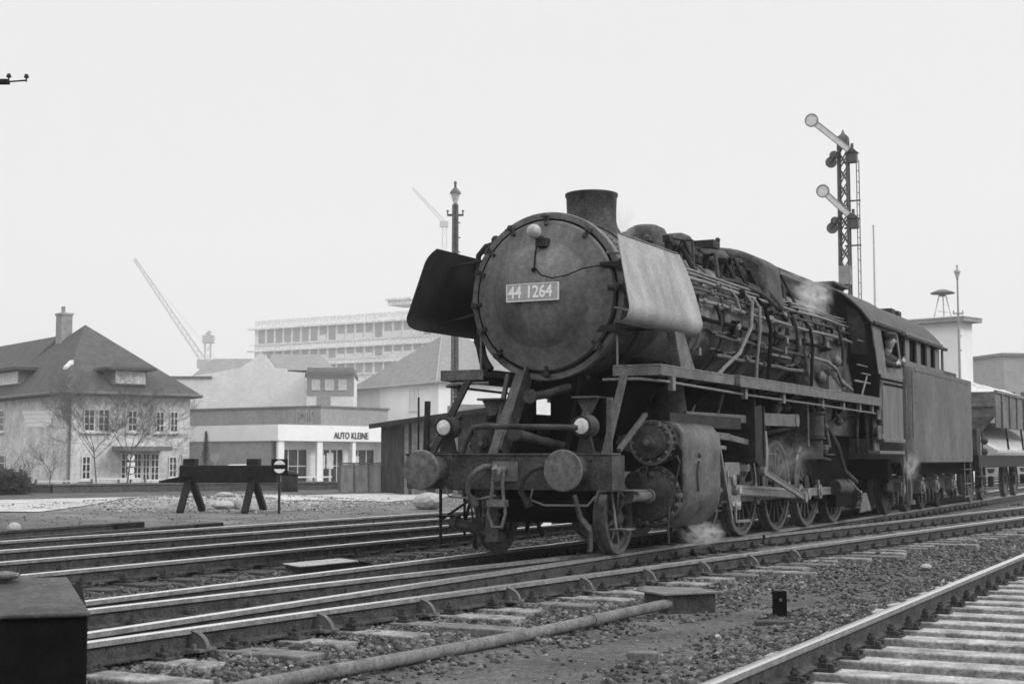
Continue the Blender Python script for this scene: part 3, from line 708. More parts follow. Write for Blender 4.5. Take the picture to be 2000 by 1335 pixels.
# lagging sheets with dusty ledges, washout plugs on the near flank
for x, a in ((2.9, 30), (3.9, -8), (4.4, -30), (5.2, 12), (6.1, -12), (6.6, 34), (7.3, -35), (8.1, 15), (8.9, 20), (9.6, 5)):
    for yy in (-1, 1):
        c, s_ = math.cos(R(a)), math.sin(R(a)); rr = .94 if x < 7.5 else 1.0
        MB().cyl((x, yy * rr * c, BZ + rr * s_), (x, yy * (rr + .05) * c, BZ + (rr + .05) * s_), .06, n=8).build('washout_plug', 'iron', bo)
def flank(z, off=.06, rr=.94):
    return -math.sqrt(max(.01, rr * rr - (z - BZ) ** 2)) - off
for nm, z, x0, x1, r, m_ in (('boiler_pipe', 3.61, 1.9, 10.4, .022, 'pipe_steel'), ('boiler_pipe', 3.55, 1.9, 10.4, .016, 'pipe_steel'), ('boiler_pipe', 3.475, 2.0, 10.4, .026, 'grey_steel'), ('boiler_pipe', 3.345, 1.9, 10.4, .02, 'iron_dusty'), ('handrail', 3.19, 1.7, 10.2, .026, 'pipe_steel'),
                             ('boiler_pipe', 2.955, 2.2, 8.6, .03, 'iron_dark'), ('boiler_pipe', 2.77, 3.0, 7.3, .028, 'iron_dusty'), ('boiler_pipe', 2.53, 3.4, 7.6, .03, 'edge_iron')):
    for s in (-1, 1):
        if s > 0 and z < 3.1: continue
        g = MB(); pts_ = []
        for i in range(13):
            x = x0 + (x1 - x0) * i / 12; pts_.append((x, -s * flank(z, .08 + .012 * math.sin(i * 2.1 + z * 9) + (.06 if x > 7.5 else 0)), z + .008 * math.sin(i * 1.7 + z * 5)))
        g.tube(pts_, r, 8)
        for x in np.arange(x0 + .5, x1, 1.3): g.bar((x, -s * flank(z, .08), z), (x, -s * flank(z, -.02), z), .03, .03)
        g.build(nm, m_, bo)
g = MB()                                                     # grime ledge sheets between the pipes
for z, x0, x1 in ((2.86, 2.3, 8.4), (2.62, 3.2, 7.6)):
    vs = []; n = 40
    for i in range(n + 1):
        x = x0 + (x1 - x0) * i / n; zz = z + .02 * math.sin(i * .9) + .015 * math.sin(i * 2.3)
        vs += [(x, flank(zz, -.02), zz), (x, flank(zz, .05), zz - .03)]
    g.add(vs, [(2 * i, 2 * i + 2, 2 * i + 3, 2 * i + 1) for i in range(n)])
g.build('lagging_seam', 'edge_iron', bo)
for pts_, r, m_ in (([(4.5, -.92, 3.5), (4.45, -1.06, 3.35), (4.2, -1.12, 2.97), (3.62, -1.13, 2.56), (2.9, -1.16, 2.33), (2.5, -1.2, 2.2)], .028, 'edge_iron'),
                    ([(4.85, -.95, 3.45), (4.8, -1.06, 3.3), (4.55, -1.14, 2.95), (4.38, -1.14, 2.5), (4.3, -1.15, 2.2)], .026, 'edge_iron'),
                    ([(4.98, -.95, 3.47), (5.02, -1.07, 3.35), (5.08, -1.14, 3.0), (4.98, -1.14, 2.5), (4.8, -1.16, 2.2)], .03, 'iron_dark'),
                    ([(7.45, -.9, 3.45), (7.5, -1.06, 3.2), (7.5, -1.1, 2.9), (7.2, -1.16, 2.6), (7.0, -1.2, 2.2)], .028, 'iron_dark'),
                    ([(7.6, -1.0, 2.77), (8.0, -1.2, 2.7), (8.3, -1.26, 2.6), (8.7, -1.25, 2.4), (9.4, -1.25, 2.3)], .03, 'pipe_steel'),
                    ([(6.2, -.98, 3.1), (5.9, -1.05, 2.98), (5.5, -1.08, 2.97)], .05, 'iron'),
                    ([(3.0, -1.02, 3.2), (3.05, -1.06, 3.0), (3.06, -1.06, 2.9)], .03, 'iron'), ([(6.7, -1.0, 3.35), (6.75, -1.06, 3.1), (6.76, -1.07, 2.8)], .03, 'iron'), ([(9.2, -1.08, 3.4), (9.25, -1.15, 3.0), (9.2, -1.15, 2.7)], .03, 'iron')):
    MB().tube(pts_, r, 8).build('feed_pipe', m_, bo)
g = MB()                                                     # bright dusty firebox clack valves and boxes low on the flank
for c, r in (((8.4, -1.16, 2.55), .14), ((8.7, -1.18, 2.75), .1), ((8.0, -1.1, 2.45), .1), ((9.0, -1.15, 2.35), .13)): g.ball(c, r, 10, (1.3, .8, 1))
g.box(8.1, 9.0, -1.2, -1.02, 2.2, 2.48); g.build('clack_valve', 'edge_iron', bo)
for x in (5.4, 6.05): MB().box(x, x + .55, -1.0, -.9, 2.66, 2.7).build('flank_step', 'edge_iron', bo, bevel=.005)

cr = random.Random(17)
for i in range(56):                                          # clamps, unions and short risers along the pipe runs
    x = cr.uniform(2.0, 10.0); z = cr.choice((3.61, 3.55, 3.475, 3.345, 3.19, 2.955, 2.77, 2.53)) if i % 3 else cr.uniform(2.5, 3.7); g = MB(); y = flank(z, .08)
    k = i % 4
    if k == 0: g.box(x - .05, x + .05, y - .05, y + .04, z - .05, z + .05)
    elif k == 1: g.ball((x, y - .02, z), cr.uniform(.04, .075), 8, (1.4, .8, 1)); g.bar((x, y, z), (x, y + .08, z), .03, .03)
    elif k == 2:
        z2 = min(3.6, z + cr.uniform(.12, .4)); g.tube([(x, y - .02, z), (x + .02, (y + flank(z2, .08)) / 2 - .03, (z + z2) / 2), (x + cr.uniform(-.1, .1), flank(z2, .08), z2)], cr.uniform(.012, .025), 6)
    else: g.cyl((x - .08, y, z), (x + .08, y, z), .045, n=10); g.cyl((x, y, z), (x, y - .07, z + .03), .02, n=6)
    g.build('pipe_fitting', cr.choice(('iron', 'edge_iron', 'pipe_steel', 'iron_dark')), bo)
# boiler top: domes, sand boxes, valves
def rbox(x0, x1, y, z0, z1, r=.15):
    P = [(x0, z0), (x1, z0)] + [(x1 - r + r * math.cos(R(a)), z1 - r + r * math.sin(R(a))) for a in range(0, 91, 15)] + [(x0 + r - r * math.sin(R(a)), z1 - r + r * math.cos(R(a))) for a in range(0, 91, 15)]
    return MB().prism(P, 'y', -y, y)
g = MB(); g.lathe([(.40, -.2), (.33, 0), (.30, .12), (.26, .2), (.16, .25), (0, .27)], (3.0, 0, 4.09), (0, 0, 1), 28); B('feed_dome', g, 'iron_dusty', bevel=0)
B('sand_box', rbox(3.45, 4.25, .30, 3.8, 4.33, .3), 'iron_dusty', bevel=.05)
B('steam_dome', MB().lathe([(.46, -.3), (.44, 0), (.43, .2), (.36, .31), (.2, .34), (0, .35)], (5.3, 0, 3.95), (0, 0, 1), 32), 'iron_dusty', bevel=0)
P = arc((0, BZ), 1.36, 52, 128, 14)
g = MB()
Pq = [(p[1], p[2]) for p in P]; Pq = [(.94, BZ + .2)] + Pq + [(-.94, BZ + .2)]
g.prism(Pq, 'x', 5.75, 6.62); B('sand_box', g, 'iron_dusty', bevel=.09, seg=3)
g = MB(); g.prism([(-.62, 3.85), (-.5, 4.28), (-.25, 4.37), (.25, 4.37), (.5, 4.28), (.62, 3.85)], 'x', 7.5, 9.9); B('firebox_casing', g, 'iron', bevel=.06, seg=3)
g = MB(); g.bar((7.3, -.62, 4.14), (10.2, -.62, 4.14), .03, .07); B('casing_rail', g, 'edge_iron')
cl = random.Random(5); g = MB()                               # clutter of valves, turrets and pipes along the crown
for x0, x1, n, zt in ((1.75, 2.9, 14, 4.14), (2.9, 5.6, 40, 4.15), (4.4, 5.65, 26, 4.30), (6.7, 7.5, 12, 4.2), (7.0, 7.5, 6, 4.15), (9.7, 10.4, 18, 4.30)):
    for _ in range(n):
        x = cl.uniform(x0, x1); a = cl.uniform(52, 112); rr = .95
        p0 = Vector((x, -rr * math.cos(R(a)), BZ + rr * math.sin(R(a)))); h = cl.uniform(.05, .26); d_ = Vector((cl.uniform(-.4, .4), -.4 * math.cos(R(a)), 1)).normalized()
        p1 = p0 + d_ * h
        if p1.z > zt: p1.z = zt
        r = cl.uniform(.02, .055); g.cyl(p0, p1, r, n=8); g.ball(p1, r * cl.uniform(1, 1.9), 8, (cl.uniform(.8, 1.8), 1, cl.uniform(.6, 1.1)))
        if cl.random() < .25: g.box(p1.x - .07, p1.x + .07, p1.y - .05, p1.y + .05, p1.z - .06, p1.z + .03)
        if cl.random() < .5: g.tube([p1, p1 + Vector((cl.uniform(-.3, .3), -.12, .0)), p0 + Vector((cl.uniform(-.5, .5), -.28, -.2))], cl.uniform(.015, .04), 6)
g.cyl((5.25, -.1, 3.95), (5.25, -.1, 4.36), .09, n=10); g.box(5.12, 5.42, -.25, .1, 4.3, 4.42); g.cyl((5.75, -.1, 4.2), (5.75, -.1, 4.5), .02, n=6); g.ball((5.75, -.1, 4.5), .045, 8)
B('crown_fittings', g, 'iron', bevel=0)
g = MB(); g.cyl((4.9, -.55, 3.75), (5.6, -.75, 3.62), .11, n=14); g.tube([(4.2, -.6, 3.7), (4.7, -.75, 3.68), (5.4, -.86, 3.6), (5.9, -.95, 3.45), (6.6, -.93, 3.3)], .045, 8); g.tube([(5.6, -.5, 3.95), (5.8, -.8, 3.72), (6.1, -1.0, 3.4)], .06, 8)
B('air_pump', g, 'iron', bevel=0)

# running boards
for s in (-1, 1):
    g = MB()
    g.box(-.2, 2.45, s * .85, s * 1.45, 2.165, 2.19); g.box(2.45, 10.4, s * .9, s * 1.52, 2.165, 2.19)
    g.box(-.2, -.18, s * .85, s * 1.45, 2.06, 2.165); g.box(-.18, 2.45, s * 1.43, s * 1.45, 2.06, 2.165); g.box(2.45, 2.47, s * 1.45, s * 1.52, 2.06, 2.165); g.box(2.47, 10.4, s * 1.50, s * 1.52, 2.04, 2.165)
    rb = B('running_board', g, 'edge_iron')
    g = MB(); g.box(.0, 2.4, s * .86, s * 1.42, 2.19, 2.196); g.box(2.5, 10.3, s * .95, s * 1.49, 2.19, 2.196); g.build('tread_plate', 'iron_dusty', rb)
    g = MB(); pz = [(-.25, s * .75, 2.02), (-.25, s * 1.2, 2.02), (-.1, s * 1.42, 2.0), (2.9, s * 1.42, 1.96), (6.5, s * 1.44, 1.94), (10.3, s * 1.44, 1.91)]
    g.tube(pz, .017, 8)
    for x in (.15, 2.85, 4.6, 6.7, 8.0, 9.1, 10.0): g.box(x, x + .1, s * 1.40, s * 1.46, 1.9, 2.06)
    g.build('board_pipe', 'pipe_steel', rb)
    g = MB()
    for x in (.3, 1.9, 3.7, 5.4, 7.1, 8.8):
        if s < 0 or x > 2: MB().prism([(s * .5, 1.35), (s * .56, 1.35), (s * 1.4, 2.06), (s * .5, 2.06)], 'x', x, x + .03).build('board_bracket', 'iron_dark', rb)
    # board-front corner post
    g = MB(); g.cyl((-.17, s * .9, 2.19), (-.17, s * .9, 2.75), .014, n=8); g.build('corner_rail', 'pipe_steel', rb)

# cylinders
for s in (-1, 1):
    P = [(s * .55, 1.56), (s * 1.22, 1.56), (s * 1.36, 1.52), (s * 1.44, 1.42), (s * 1.46, 1.2), (s * 1.46, .78)]
    P += [(s * (1.08 + .38 * math.cos(R(a))), .68 + .40 * math.sin(R(a))) for a in range(0, -121, -12)] + [(s * .55, .4)]
    cy = B('cylinder', MB().prism(P, 'x', .55, 1.84), 'cylinder_iron', bevel=.05, seg=3, angle=50)
    Pk = [(s * .5, 1.66), (s * 1.25, 1.66), (s * 1.25, 1.5), (s * .5, 1.5)]
    g = MB(); g.prism([(a * .97, b_ * .985 + .01) for a, b_ in P], 'x', 1.84, 1.88); g.prism(Pk, 'x', .6, 3.3); g.build('cylinder_back', 'iron', cy, bevel=.01)
    c = (.55, s * 1.06, .68)                                   # front covers
    g = MB(); g.lathe([(.36, 0), (.36, .05), (.30, .055), (.295, .09), (.26, .10), (.12, .15), (.10, .16), (.0, .16)], c, (-1, 0, 0), 40)
    gb = MB()
    for k in range(18):
        a = 2 * math.pi * k / 18; gb.cyl((c[0] - .04, c[1] + .33 * math.cos(a), c[2] + .33 * math.sin(a)), (c[0] - .095, c[1] + .33 * math.cos(a), c[2] + .33 * math.sin(a)), .024, n=6)
    g.bar((c[0] - .16, c[1] + .04, c[2]), (c[0] - .14, c[1] + .04, c[2] + .3), .03, .03); g.ball((c[0] - .12, c[1] - .02, c[2] + .24), .045, 8)
    cv = g.build('cylinder_cover', 'iron_dusty', cy); gb.lathe([(.362, -.002), (.362, .052), (.345, .054), (.345, -.002)], c, (-1, 0, 0), 40, ring=True); gb.build('cover_bolts', 'edge_iron', cy)
    g = MB(); g.cyl((.4, c[1], .67), (-.22, c[1], .67), .06, n=16); g.cyl((.40, c[1], .67), (.34, c[1], .67), .085, n=12); g.cyl((-.2, c[1], .67), (-.24, c[1], .67), .066, n=16); g.build('tail_rod', 'edge_iron', cy)
    v_ = (.56, s * 1.10, 1.30)
    g = MB(); g.lathe([(.265, 0), (.27, .02), (.27, .06), (.235, .065), (.23, .16), (.265, .165), (.265, .2), (.20, .205), (.19, .25), (.15, .26), (.08, .29), (.075, .33), (.04, .35), (0, .35)], v_, (-1, 0, 0), 40)
    for k in range(20):
        a = 2 * math.pi * k / 20; g.bar((v_[0] - .06, v_[1] + .25 * math.cos(a), v_[2] + .25 * math.sin(a)), (v_[0] - .17, v_[1] + .25 * math.cos(a), v_[2] + .25 * math.sin(a)), .03, .03)
    gb = MB().lathe([(.268, .198), (.268, .208), (.245, .21), (.245, .198)], v_, (-1, 0, 0), 40, ring=True)
    for k in range(12):
        a = 2 * math.pi * k / 12; gb.cyl((v_[0] - .19, v_[1] + .235 * math.cos(a), v_[2] + .235 * math.sin(a)), (v_[0] - .235, v_[1] + .225 * math.cos(a), v_[2] + .225 * math.sin(a)), .02, n=6)
    P2 = [(v_[1] + s * .0 + .19 * math.cos(R(a)), v_[2] + .19 * math.sin(R(a))) for a in range(-90, 91, 15)] if s > 0 else [(v_[1] + .19 * math.cos(R(a)), v_[2] + .19 * math.sin(R(a))) for a in range(270, 89, -15)]
    P2 = P2 + [(v_[1] - s * .42, v_[2] + .07), (v_[1] - s * .42, v_[2] - .07)]
    g.prism(P2, 'x', v_[0] - .20, v_[0] - .15); g.cyl((v_[0] - .2, v_[1] - s * .38, v_[2]), (v_[0] - .24, v_[1] - s * .38, v_[2]), .05, n=10)
    gb.cyl((v_[0] - .34, v_[1], v_[2]), (v_[0] - .365, v_[1], v_[2]), .035, n=12); g.build('valve_cover', 'iron_dusty', cy); gb.build('cover_bolts', 'edge_iron', cy)
    g = MB(); g.tube([(.42, s * 1.30, 1.10), (.38, s * 1.42, 1.14), (.36, s * 1.46, 1.06), (.36, s * 1.42, .9), (.36, s * 1.33, .6), (.38, s * 1.3, .3), (.4, s * 1.3, .12)], .014, 6); g.tube([(.95, s * 1.475, .72), (.92, s * 1.475, .95), (.98, s * 1.475, 1.08)], .012, 6); g.ball((1.02, s * 1.465, 1.15), .035, 8); g.build('drain_pipe', 'iron_dusty', cy)
    g = MB(); g.tube([(1.6, s * 1.0, .3), (1.75, s * 1.05, .2), (1.95, s * 1.1, .1)], .03, 8); g.tube([(1.3, s * .98, .3), (1.25, s * 1.0, .15)], .03, 8); g.build('drain_cock', 'iron', cy)
    if s < 0: g = MB(); g.cyl((1.5, s * .95, 1.5), (1.45, s * .86, 2.06), .2, .23, n=20); g.cyl((1.5, s * .95, 1.56), (1.5, s * .95, 1.62), .28, n=20); g.build('steam_pipe', 'iron_dusty', cy)
    g = MB(); g.prism([(s * .5, .6), (s * .5, 2.1), (s * .62, 2.1), (s * 1.15, 1.6), (s * 1.42, 1.2), (s * 1.42, .6)], 'x', .5, .55); g.build('cylinder_front_sheet', 'iron_dark', cy)

# wheels
def wheel(r, nsp, hub, y, x, name, balance=None, spin=0):
    s = 1 if y > 0 else -1
    c = (x, y, r)
    g = MB(); g.lathe([(r + .03, -.07), (r + .03, -.045), (r + .002, -.035), (r, .06), (r - .012, .07), (r - .07, .07), (r - .075, .05), (r - .075, -.06)], c, (0, s, 0), 56, ring=True)
    wo_ = B(name, g, mat('tyre', .07, .15, rough=.4, metal=.5, scale=12), bevel=0)
    g = MB(); g.lathe([(r - .074, .035), (r - .12, .03), (r - .12, -.04), (r - .074, -.045)], c, (0, s, 0), 48, ring=True); g.lathe([(hub, -.06), (hub, .07), (hub * .75, .09), (hub * .55, .10), (0, .10)], c, (0, s, 0), 24)
    for k in range(nsp):
        a = 2 * math.pi * k / nsp + spin; u = Vector((math.cos(a), 0, math.sin(a))); cc = Vector(c) + Vector((0, s * .0, 0))
        g.bar(cc + u * hub * .9, cc + u * (r - .1), .05, .07, (0, 1, 0))
    if balance is not None:
        a0 = balance; P = [((r - .11) * math.cos(a0 + t), (r - .11) * math.sin(a0 + t)) for t in np.linspace(-.75, .75, 12)]; P += [((r - .3) * math.cos(a0 + t), (r - .3) * math.sin(a0 + t)) for t in np.linspace(.55, -.55, 8)]
        g.prism([(x + p, r + q) for p, q in P], 'y', y + s * .0, y + s * .05)
    g.build('wheel_centre', 'iron_dusty', wo_)
    return wo_
ANG = R(-24); CR = .33
PX, PZ = CR * math.cos(ANG), CR * math.sin(ANG)
for s in (-1, 1):
    wheel(.425, 9, .1, s * .775, 0, 'leading_wheel')
    for i in range(5):
        wheel(.70, 14, .15, s * .775, 2.85 + 1.7 * i, 'driving_wheel', balance=ANG + math.pi, spin=.1)
for x, r in [(0, .07)] + [(2.85 + 1.7 * i, .1) for i in range(5)]: B('axle', MB().cyl((x, -.7, .425 if x == 0 else .7), (x, .7, .425 if x == 0 else .7), r, n=12), 'iron_dark', bevel=0)
# pony truck, guard irons, wheel steps
g = MB(); g.prism([(-.55, .62), (.9, .62), (1.6, .5), (1.6, .4), (.9, .36), (-.2, .36), (-.55, .45)], 'y', -.62, .62); g.box(-.25, .3, -.62, .62, .6, .95); B('pony_truck', g, 'iron_dark')
for s in (-1, 1):
    g = MB(); g.tube([(-.62, s * .74, .76), (-.62, s * .74, .5), (-.60, s * .72, .42)], .0, 4) if False else None
    g.bar((-.70, s * .58, .70), (-.68, s * .66, .42), .09, .035, (0, 1, 0)); g.bar((-.68, s * .66, .43), (-.60, s * .735, .30), .09, .035, (0, 1, 0)); g.bar((-.60, s * .735, .31), (-.60, s * .735, .06), .09, .035, (0, 1, 0))
    B('guard_iron', g, 'iron_dusty' if s < 0 else 'iron')
    g = MB(); g.box(-.42, -.02, s * .86, s * 1.2, .735, .755); g.bar((-.35, s * .9, .73), (-.45, s * 1.0, .25), .05, .02, (0, 1, 0)); g.box(-.5, -.25, s * .92, s * 1.15, .30, .32); g.bar((-.3, s * .9, .75), (-.62, s * .8, .95), .05, .03)
    Q = [(.03 + .42 * math.cos(R(a)), .50 + .46 * math.sin(R(a))) for a in range(30, 151, 10)]
    vs = []
    for u, v in Q: vs += [(u, s * .70, v), (u, s * 1.0, v)]
    g.add(vs, [(2 * i, 2 * i + 1, 2 * i + 3, 2 * i + 2) for i in range(len(Q) - 1)])
    B('wheel_step', g, 'edge_iron' if s < 0 else 'iron')
g = MB(); g.cyl((-1.12, .24, .76), (-1.12, .24, .18), .075, n=14); g.cyl((-1.12, .24, .7), (-1.12, .24, .55), .12, n=14); g.cyl((-1.12, .24, .5), (-1.12, .24, .46), .1, n=14)
g.tube([(-.9, .86, .38), (-.85, .6, .30), (-.8, .25, .18)], .06, 10); g.cyl((-.9, .88, .38), (-.9, .80, .37), .085, n=12); g.bar((-1.0, .5, .76), (-.85, .55, .1), .05, .04)
B('brake_gear', g, 'iron_dusty', bevel=0)
g = MB(); g.bar((-1.0, .98, .77), (-1.0, .98, .12), .05, .02, (0, 1, 0)); g.bar((-.75, .8, .77), (-.75, .8, .2), .04, .02, (0, 1, 0)); g.box(-1.05, -.7, .84, 1.02, .44, .46); g.bar((-1.0, .98, .4), (-.8, .72, .62), .03, .03)
B('shunter_step', g, 'iron')
g = MB(); g.tube([(-1.3, -.36, .78), (-1.32, -.34, .66), (-1.3, -.5, .60), (-1.3, -1.02, .605), (-1.28, -1.1, .7)], .012, 6); g.tube([(-1.3, .75, .79), (-1.3, .7, .68), (-1.3, .3, .66), (-1.3, .1, .7)], .012, 6); B('uncoupling_chain', g, 'pipe_steel', bevel=0)

# motion
for s in (-1, 1):
    y = s * .93
    g = MB(); pr_ = [(2.85 + 1.7 * i + PX, .70 + PZ) for i in range(5)]
    for (xa, za), (xb, zb) in zip(pr_, pr_[1:]):
        g.bar((xa, y, za), (xb, y, zb), .06, .13); g.bar((xa + .15, y + s * .034, za + .04), (xb - .15, y + s * .034, zb + .04), .012, .02); g.bar((xa + .15, y + s * .034, za - .05), (xb - .15, y + s * .034, zb - .05), .012, .025)
    for xa, za in pr_: g.cyl((xa, y - s * .05, za), (xa, y + s * .06, za), .12, n=18); g.cyl((xa, y + s * .05, za), (xa, y + s * .08, za), .07, n=12); g.box(xa - .04, xa + .04, y - .03, y + .03, za + .1, za + .19)
    B('coupling_rod', g, 'grey_steel')
    yc = s * 1.09; xp, zp = pr_[2]
    g = MB(); g.bar((3.25, yc, .69), (xp, yc, zp), .06, .15); g.bar((3.45, yc + s * .034, .725), (xp - .2, yc + s * .034, zp + .05), .012, .03); g.bar((3.45, yc + s * .034, .64), (xp - .2, yc + s * .034, zp - .055), .012, .03); g.cyl((xp, yc - s * .1, zp), (xp, yc + s * .06, zp), .14, n=18)
    B('connecting_rod', g, 'grey_steel')
    g = MB(); g.bar((1.9, s * 1.06, .98), (4.1, s * 1.06, .98), .09, .10); g.bar((1.9, s * 1.06, .42), (3.0, s * 1.06, .42), .02, .02); B('slide_bar', g, 'grey_steel')
    g = MB(); g.box(2.85, 3.45, s * .99, s * 1.17, .89, 1.06); g.box(2.95, 3.35, s * 1.0, s * 1.16, .55, .92); g.box(2.95, 3.4, s * 1.15, s * 1.2, .42, .62); g.cyl((3.22, s * 1.0, .69), (3.22, s * 1.22, .69), .07, n=12); g.cyl((3.1, s * 1.12, .8), (3.1, s * 1.21, .8), .05, n=10); g.box(2.9, 3.02, s * 1.16, s * 1.19, .55, .95); B('crosshead', g, 'grey_steel')
    g = MB(); g.cyl((3.22, s * 1.2, .69), (3.22, s * 1.26, .69), .05, n=12); g.cyl((2.98, s * 1.2, .86), (2.98, s * 1.25, .86), .035, n=10); g.bar((3.0, s * 1.21, .50), (3.34, s * 1.21, .50), .02, .05); B('crosshead_pin', g, 'bright_steel', bevel=0)
    g = MB(); g.cyl((1.85, s * 1.06, .68), (3.0, s * 1.06, .68), .05, n=14); g.cyl((1.87, s * 1.06, .68), (2.0, s * 1.06, .68), .11, n=14); B('piston_rod', g, 'bright_steel', bevel=0)
    g = MB(); g.bar((3.1, s * 1.22, .52), (3.1, s * 1.22, .25), .05, .03, (0, 1, 0)); g.bar((3.1, s * 1.22, .27), (3.7, s * 1.22, .26), .04, .04); g.bar((2.45, s * 1.2, 1.42), (2.95, s * 1.22, .3), .05, .03, (0, 1, 0)); g.bar((2.1, s * 1.18, 1.28), (2.75, s * 1.2, 1.25), .05, .05); B('combination_lever', g, 'pipe_steel')
    g = MB(); g.bar((1.9, s * 1.14, 1.43), (2.9, s * 1.2, 1.395), .07, .09); g.bar((2.85, s * 1.2, 1.395), (4.4, s * 1.24, 1.27), .05, .08); B('radius_rod', g, 'edge_iron')
    # gear frame, motion bracket, expansion link
    g = MB(); g.prism([(3.65, 1.82), (3.95, 1.86), (4.02, 1.1), (3.8, 1.0), (3.62, 1.1)], 'y', s * 1.30, s * 1.34); g.box(3.62, 3.66, s * .5, s * 1.34, 1.05, 2.06); g.box(3.98, 4.02, s * .9, s * 1.36, 1.1, 1.84); B('motion_bracket', g, 'iron')
    g = MB(); g.bar((3.99, s * 1.28, 1.66), (5.85, s * 1.30, 1.68), .05, .18); g.cyl((5.75, s * 1.2, 1.68), (5.75, s * 1.335, 1.68), .1, n=14); g.bar((1.3, s * 1.18, 1.64), (3.6, s * 1.2, 1.65), .05, .11); g.bar((4.1, s * 1.29, 1.58), (4.5, s * 1.2, 1.2), .05, .05); B('gear_beam', g, 'edge_iron')
    P = [(4.28, 1.5), (4.36, 1.5), (4.44, 1.2), (4.36, .9), (4.26, .88), (4.33, 1.2)]
    g = MB().prism(P, 'y', s * 1.2, s * 1.28); g.bar((4.3, s * 1.24, .92), (4.0, s * 1.33, .93), .04, .05); B('expansion_link', g, 'grey_steel')
    ye = s * 1.33
    g = MB(); g.bar((4.0, ye, .93), (6.05, ye, .52), .035, .085); g.bar((4.1, ye + s * .02, .95), (5.95, ye + s * .02, .57), .014, .02); g.bar((4.1, ye + s * .02, .875), (5.95, ye + s * .02, .50), .014, .02); g.cyl((6.05, ye - s * .05, .52), (6.05, ye + s * .04, .52), .08, n=12); g.cyl((4.0, ye - s * .04, .93), (4.0, ye + s * .04, .93), .065, n=12); B('eccentric_rod', g, 'pipe_steel')
    g = MB(); g.bar((6.05, s * 1.26, .52), (xp, s * 1.22, zp), .06, .1); g.cyl((xp, s * 1.05, zp), (xp, s * 1.28, zp), .09, n=12); B('return_crank', g, 'grey_steel')
    g = MB(); g.bar((4.5, s * 1.0, 1.45), (10.4, s * 1.1, 1.85), .03, .06); B('reversing_rod', g, 'iron')
    for x in (5.05, 6.75, 8.45): B('splasher_plate', MB().box(x, x + .62, s * .8, s * 1.02, 1.17, 1.19), 'edge_iron')
    B('splasher_plate', MB().bar((6.9, s * 1.0, 1.2), (8.6, s * 1.02, 1.09), .12, .02), 'edge_iron')
    for i in range(5):
        g = MB(); x = 2.85 + 1.7 * i; g.bar((x - .78, s * .78, 1.3), (x - .74, s * .78, .4), .07, .05, (0, 1, 0)); g.prism([(x - .74, .9), (x - .66, .9), (x - .64, .55), (x - .74, .5)], 'y', s * .72, s * .84); g.tube([(x + .8, s * .8, 1.3), (x + .85, s * .8, .6), (x + .65, s * .78, .12)], .018, 6)
        B('brake_hanger', g, 'iron')
    for i in range(4):
        x = 3.7 + 1.7 * i; B('leaf_spring', MB().bar((x - .55, s * .62, .95), (x + .55, s * .62, .95), .09, .12).bar((x - .3, s * .62, 1.05), (x + .3, s * .62, 1.05), .09, .06), 'iron_dark')
# pumps and injectors between running board and wheels
g = MB(); x = 7.15
g.cyl((x, -1.18, 1.12), (x, -1.18, 1.40), .15, n=16); g.cyl((x, -1.18, 1.46), (x, -1.18, 1.80), .17, n=16); g.cyl((x, -1.18, 1.4), (x, -1.18, 1.46), .1, n=12)
for z in (1.1, 1.42, 1.82): g.lathe([(.2, 0), (.2, .03)], (x, -1.18, z), (0, 0, 1), 16)
g.cyl((x - .1, -1.2, 1.82), (x - .1, -1.2, 2.02), .04, n=8); g.ball((x + .15, -1.32, 1.6), .08, 8); g.ball((x + .15, -1.3, 1.25), .09, 8); g.tube([(x + .1, -1.25, 1.3), (x + .5, -1.3, 1.3), (x + .7, -1.2, 1.6), (x + .8, -1.1, 2.0)], .035, 8)
B('feed_pump', g, 'iron_dusty', bevel=.005)
g = MB(); g.box(6.4, 6.5, -1.3, -1.1, 1.3, 2.0); g.tube([(5.2, -1.15, 2.0), (5.25, -1.2, 1.85), (5.0, -1.2, 1.75)], .05, 8); g.ball((5.55, -1.2, 1.88), .1, 8, (1.5, 1, .8)); g.ball((4.9, -1.25, 1.84), .07, 8); g.ball((8.3, -1.3, 1.72), .075, 10); g.tube([(8.3, -1.3, 1.75), (8.25, -1.2, 2.0)], .02, 6)
g.tube([(7.6, -1.1, 2.0), (8.6, -1.2, 1.3), (9.4, -1.1, .9), (10.2, -1.1, .7)], .04, 8); g.cyl((9.0, -1.0, .62), (10.0, -1.0, .62), .14, n=14)
B('injector', g, 'iron_dusty', bevel=0)
for x in (2.2, 3.2): MB().cyl((x, -1.05, 2.05), (x - .15, -1.0, 1.7), .02, n=6).build('oil_pipe', 'pipe_steel', loco)

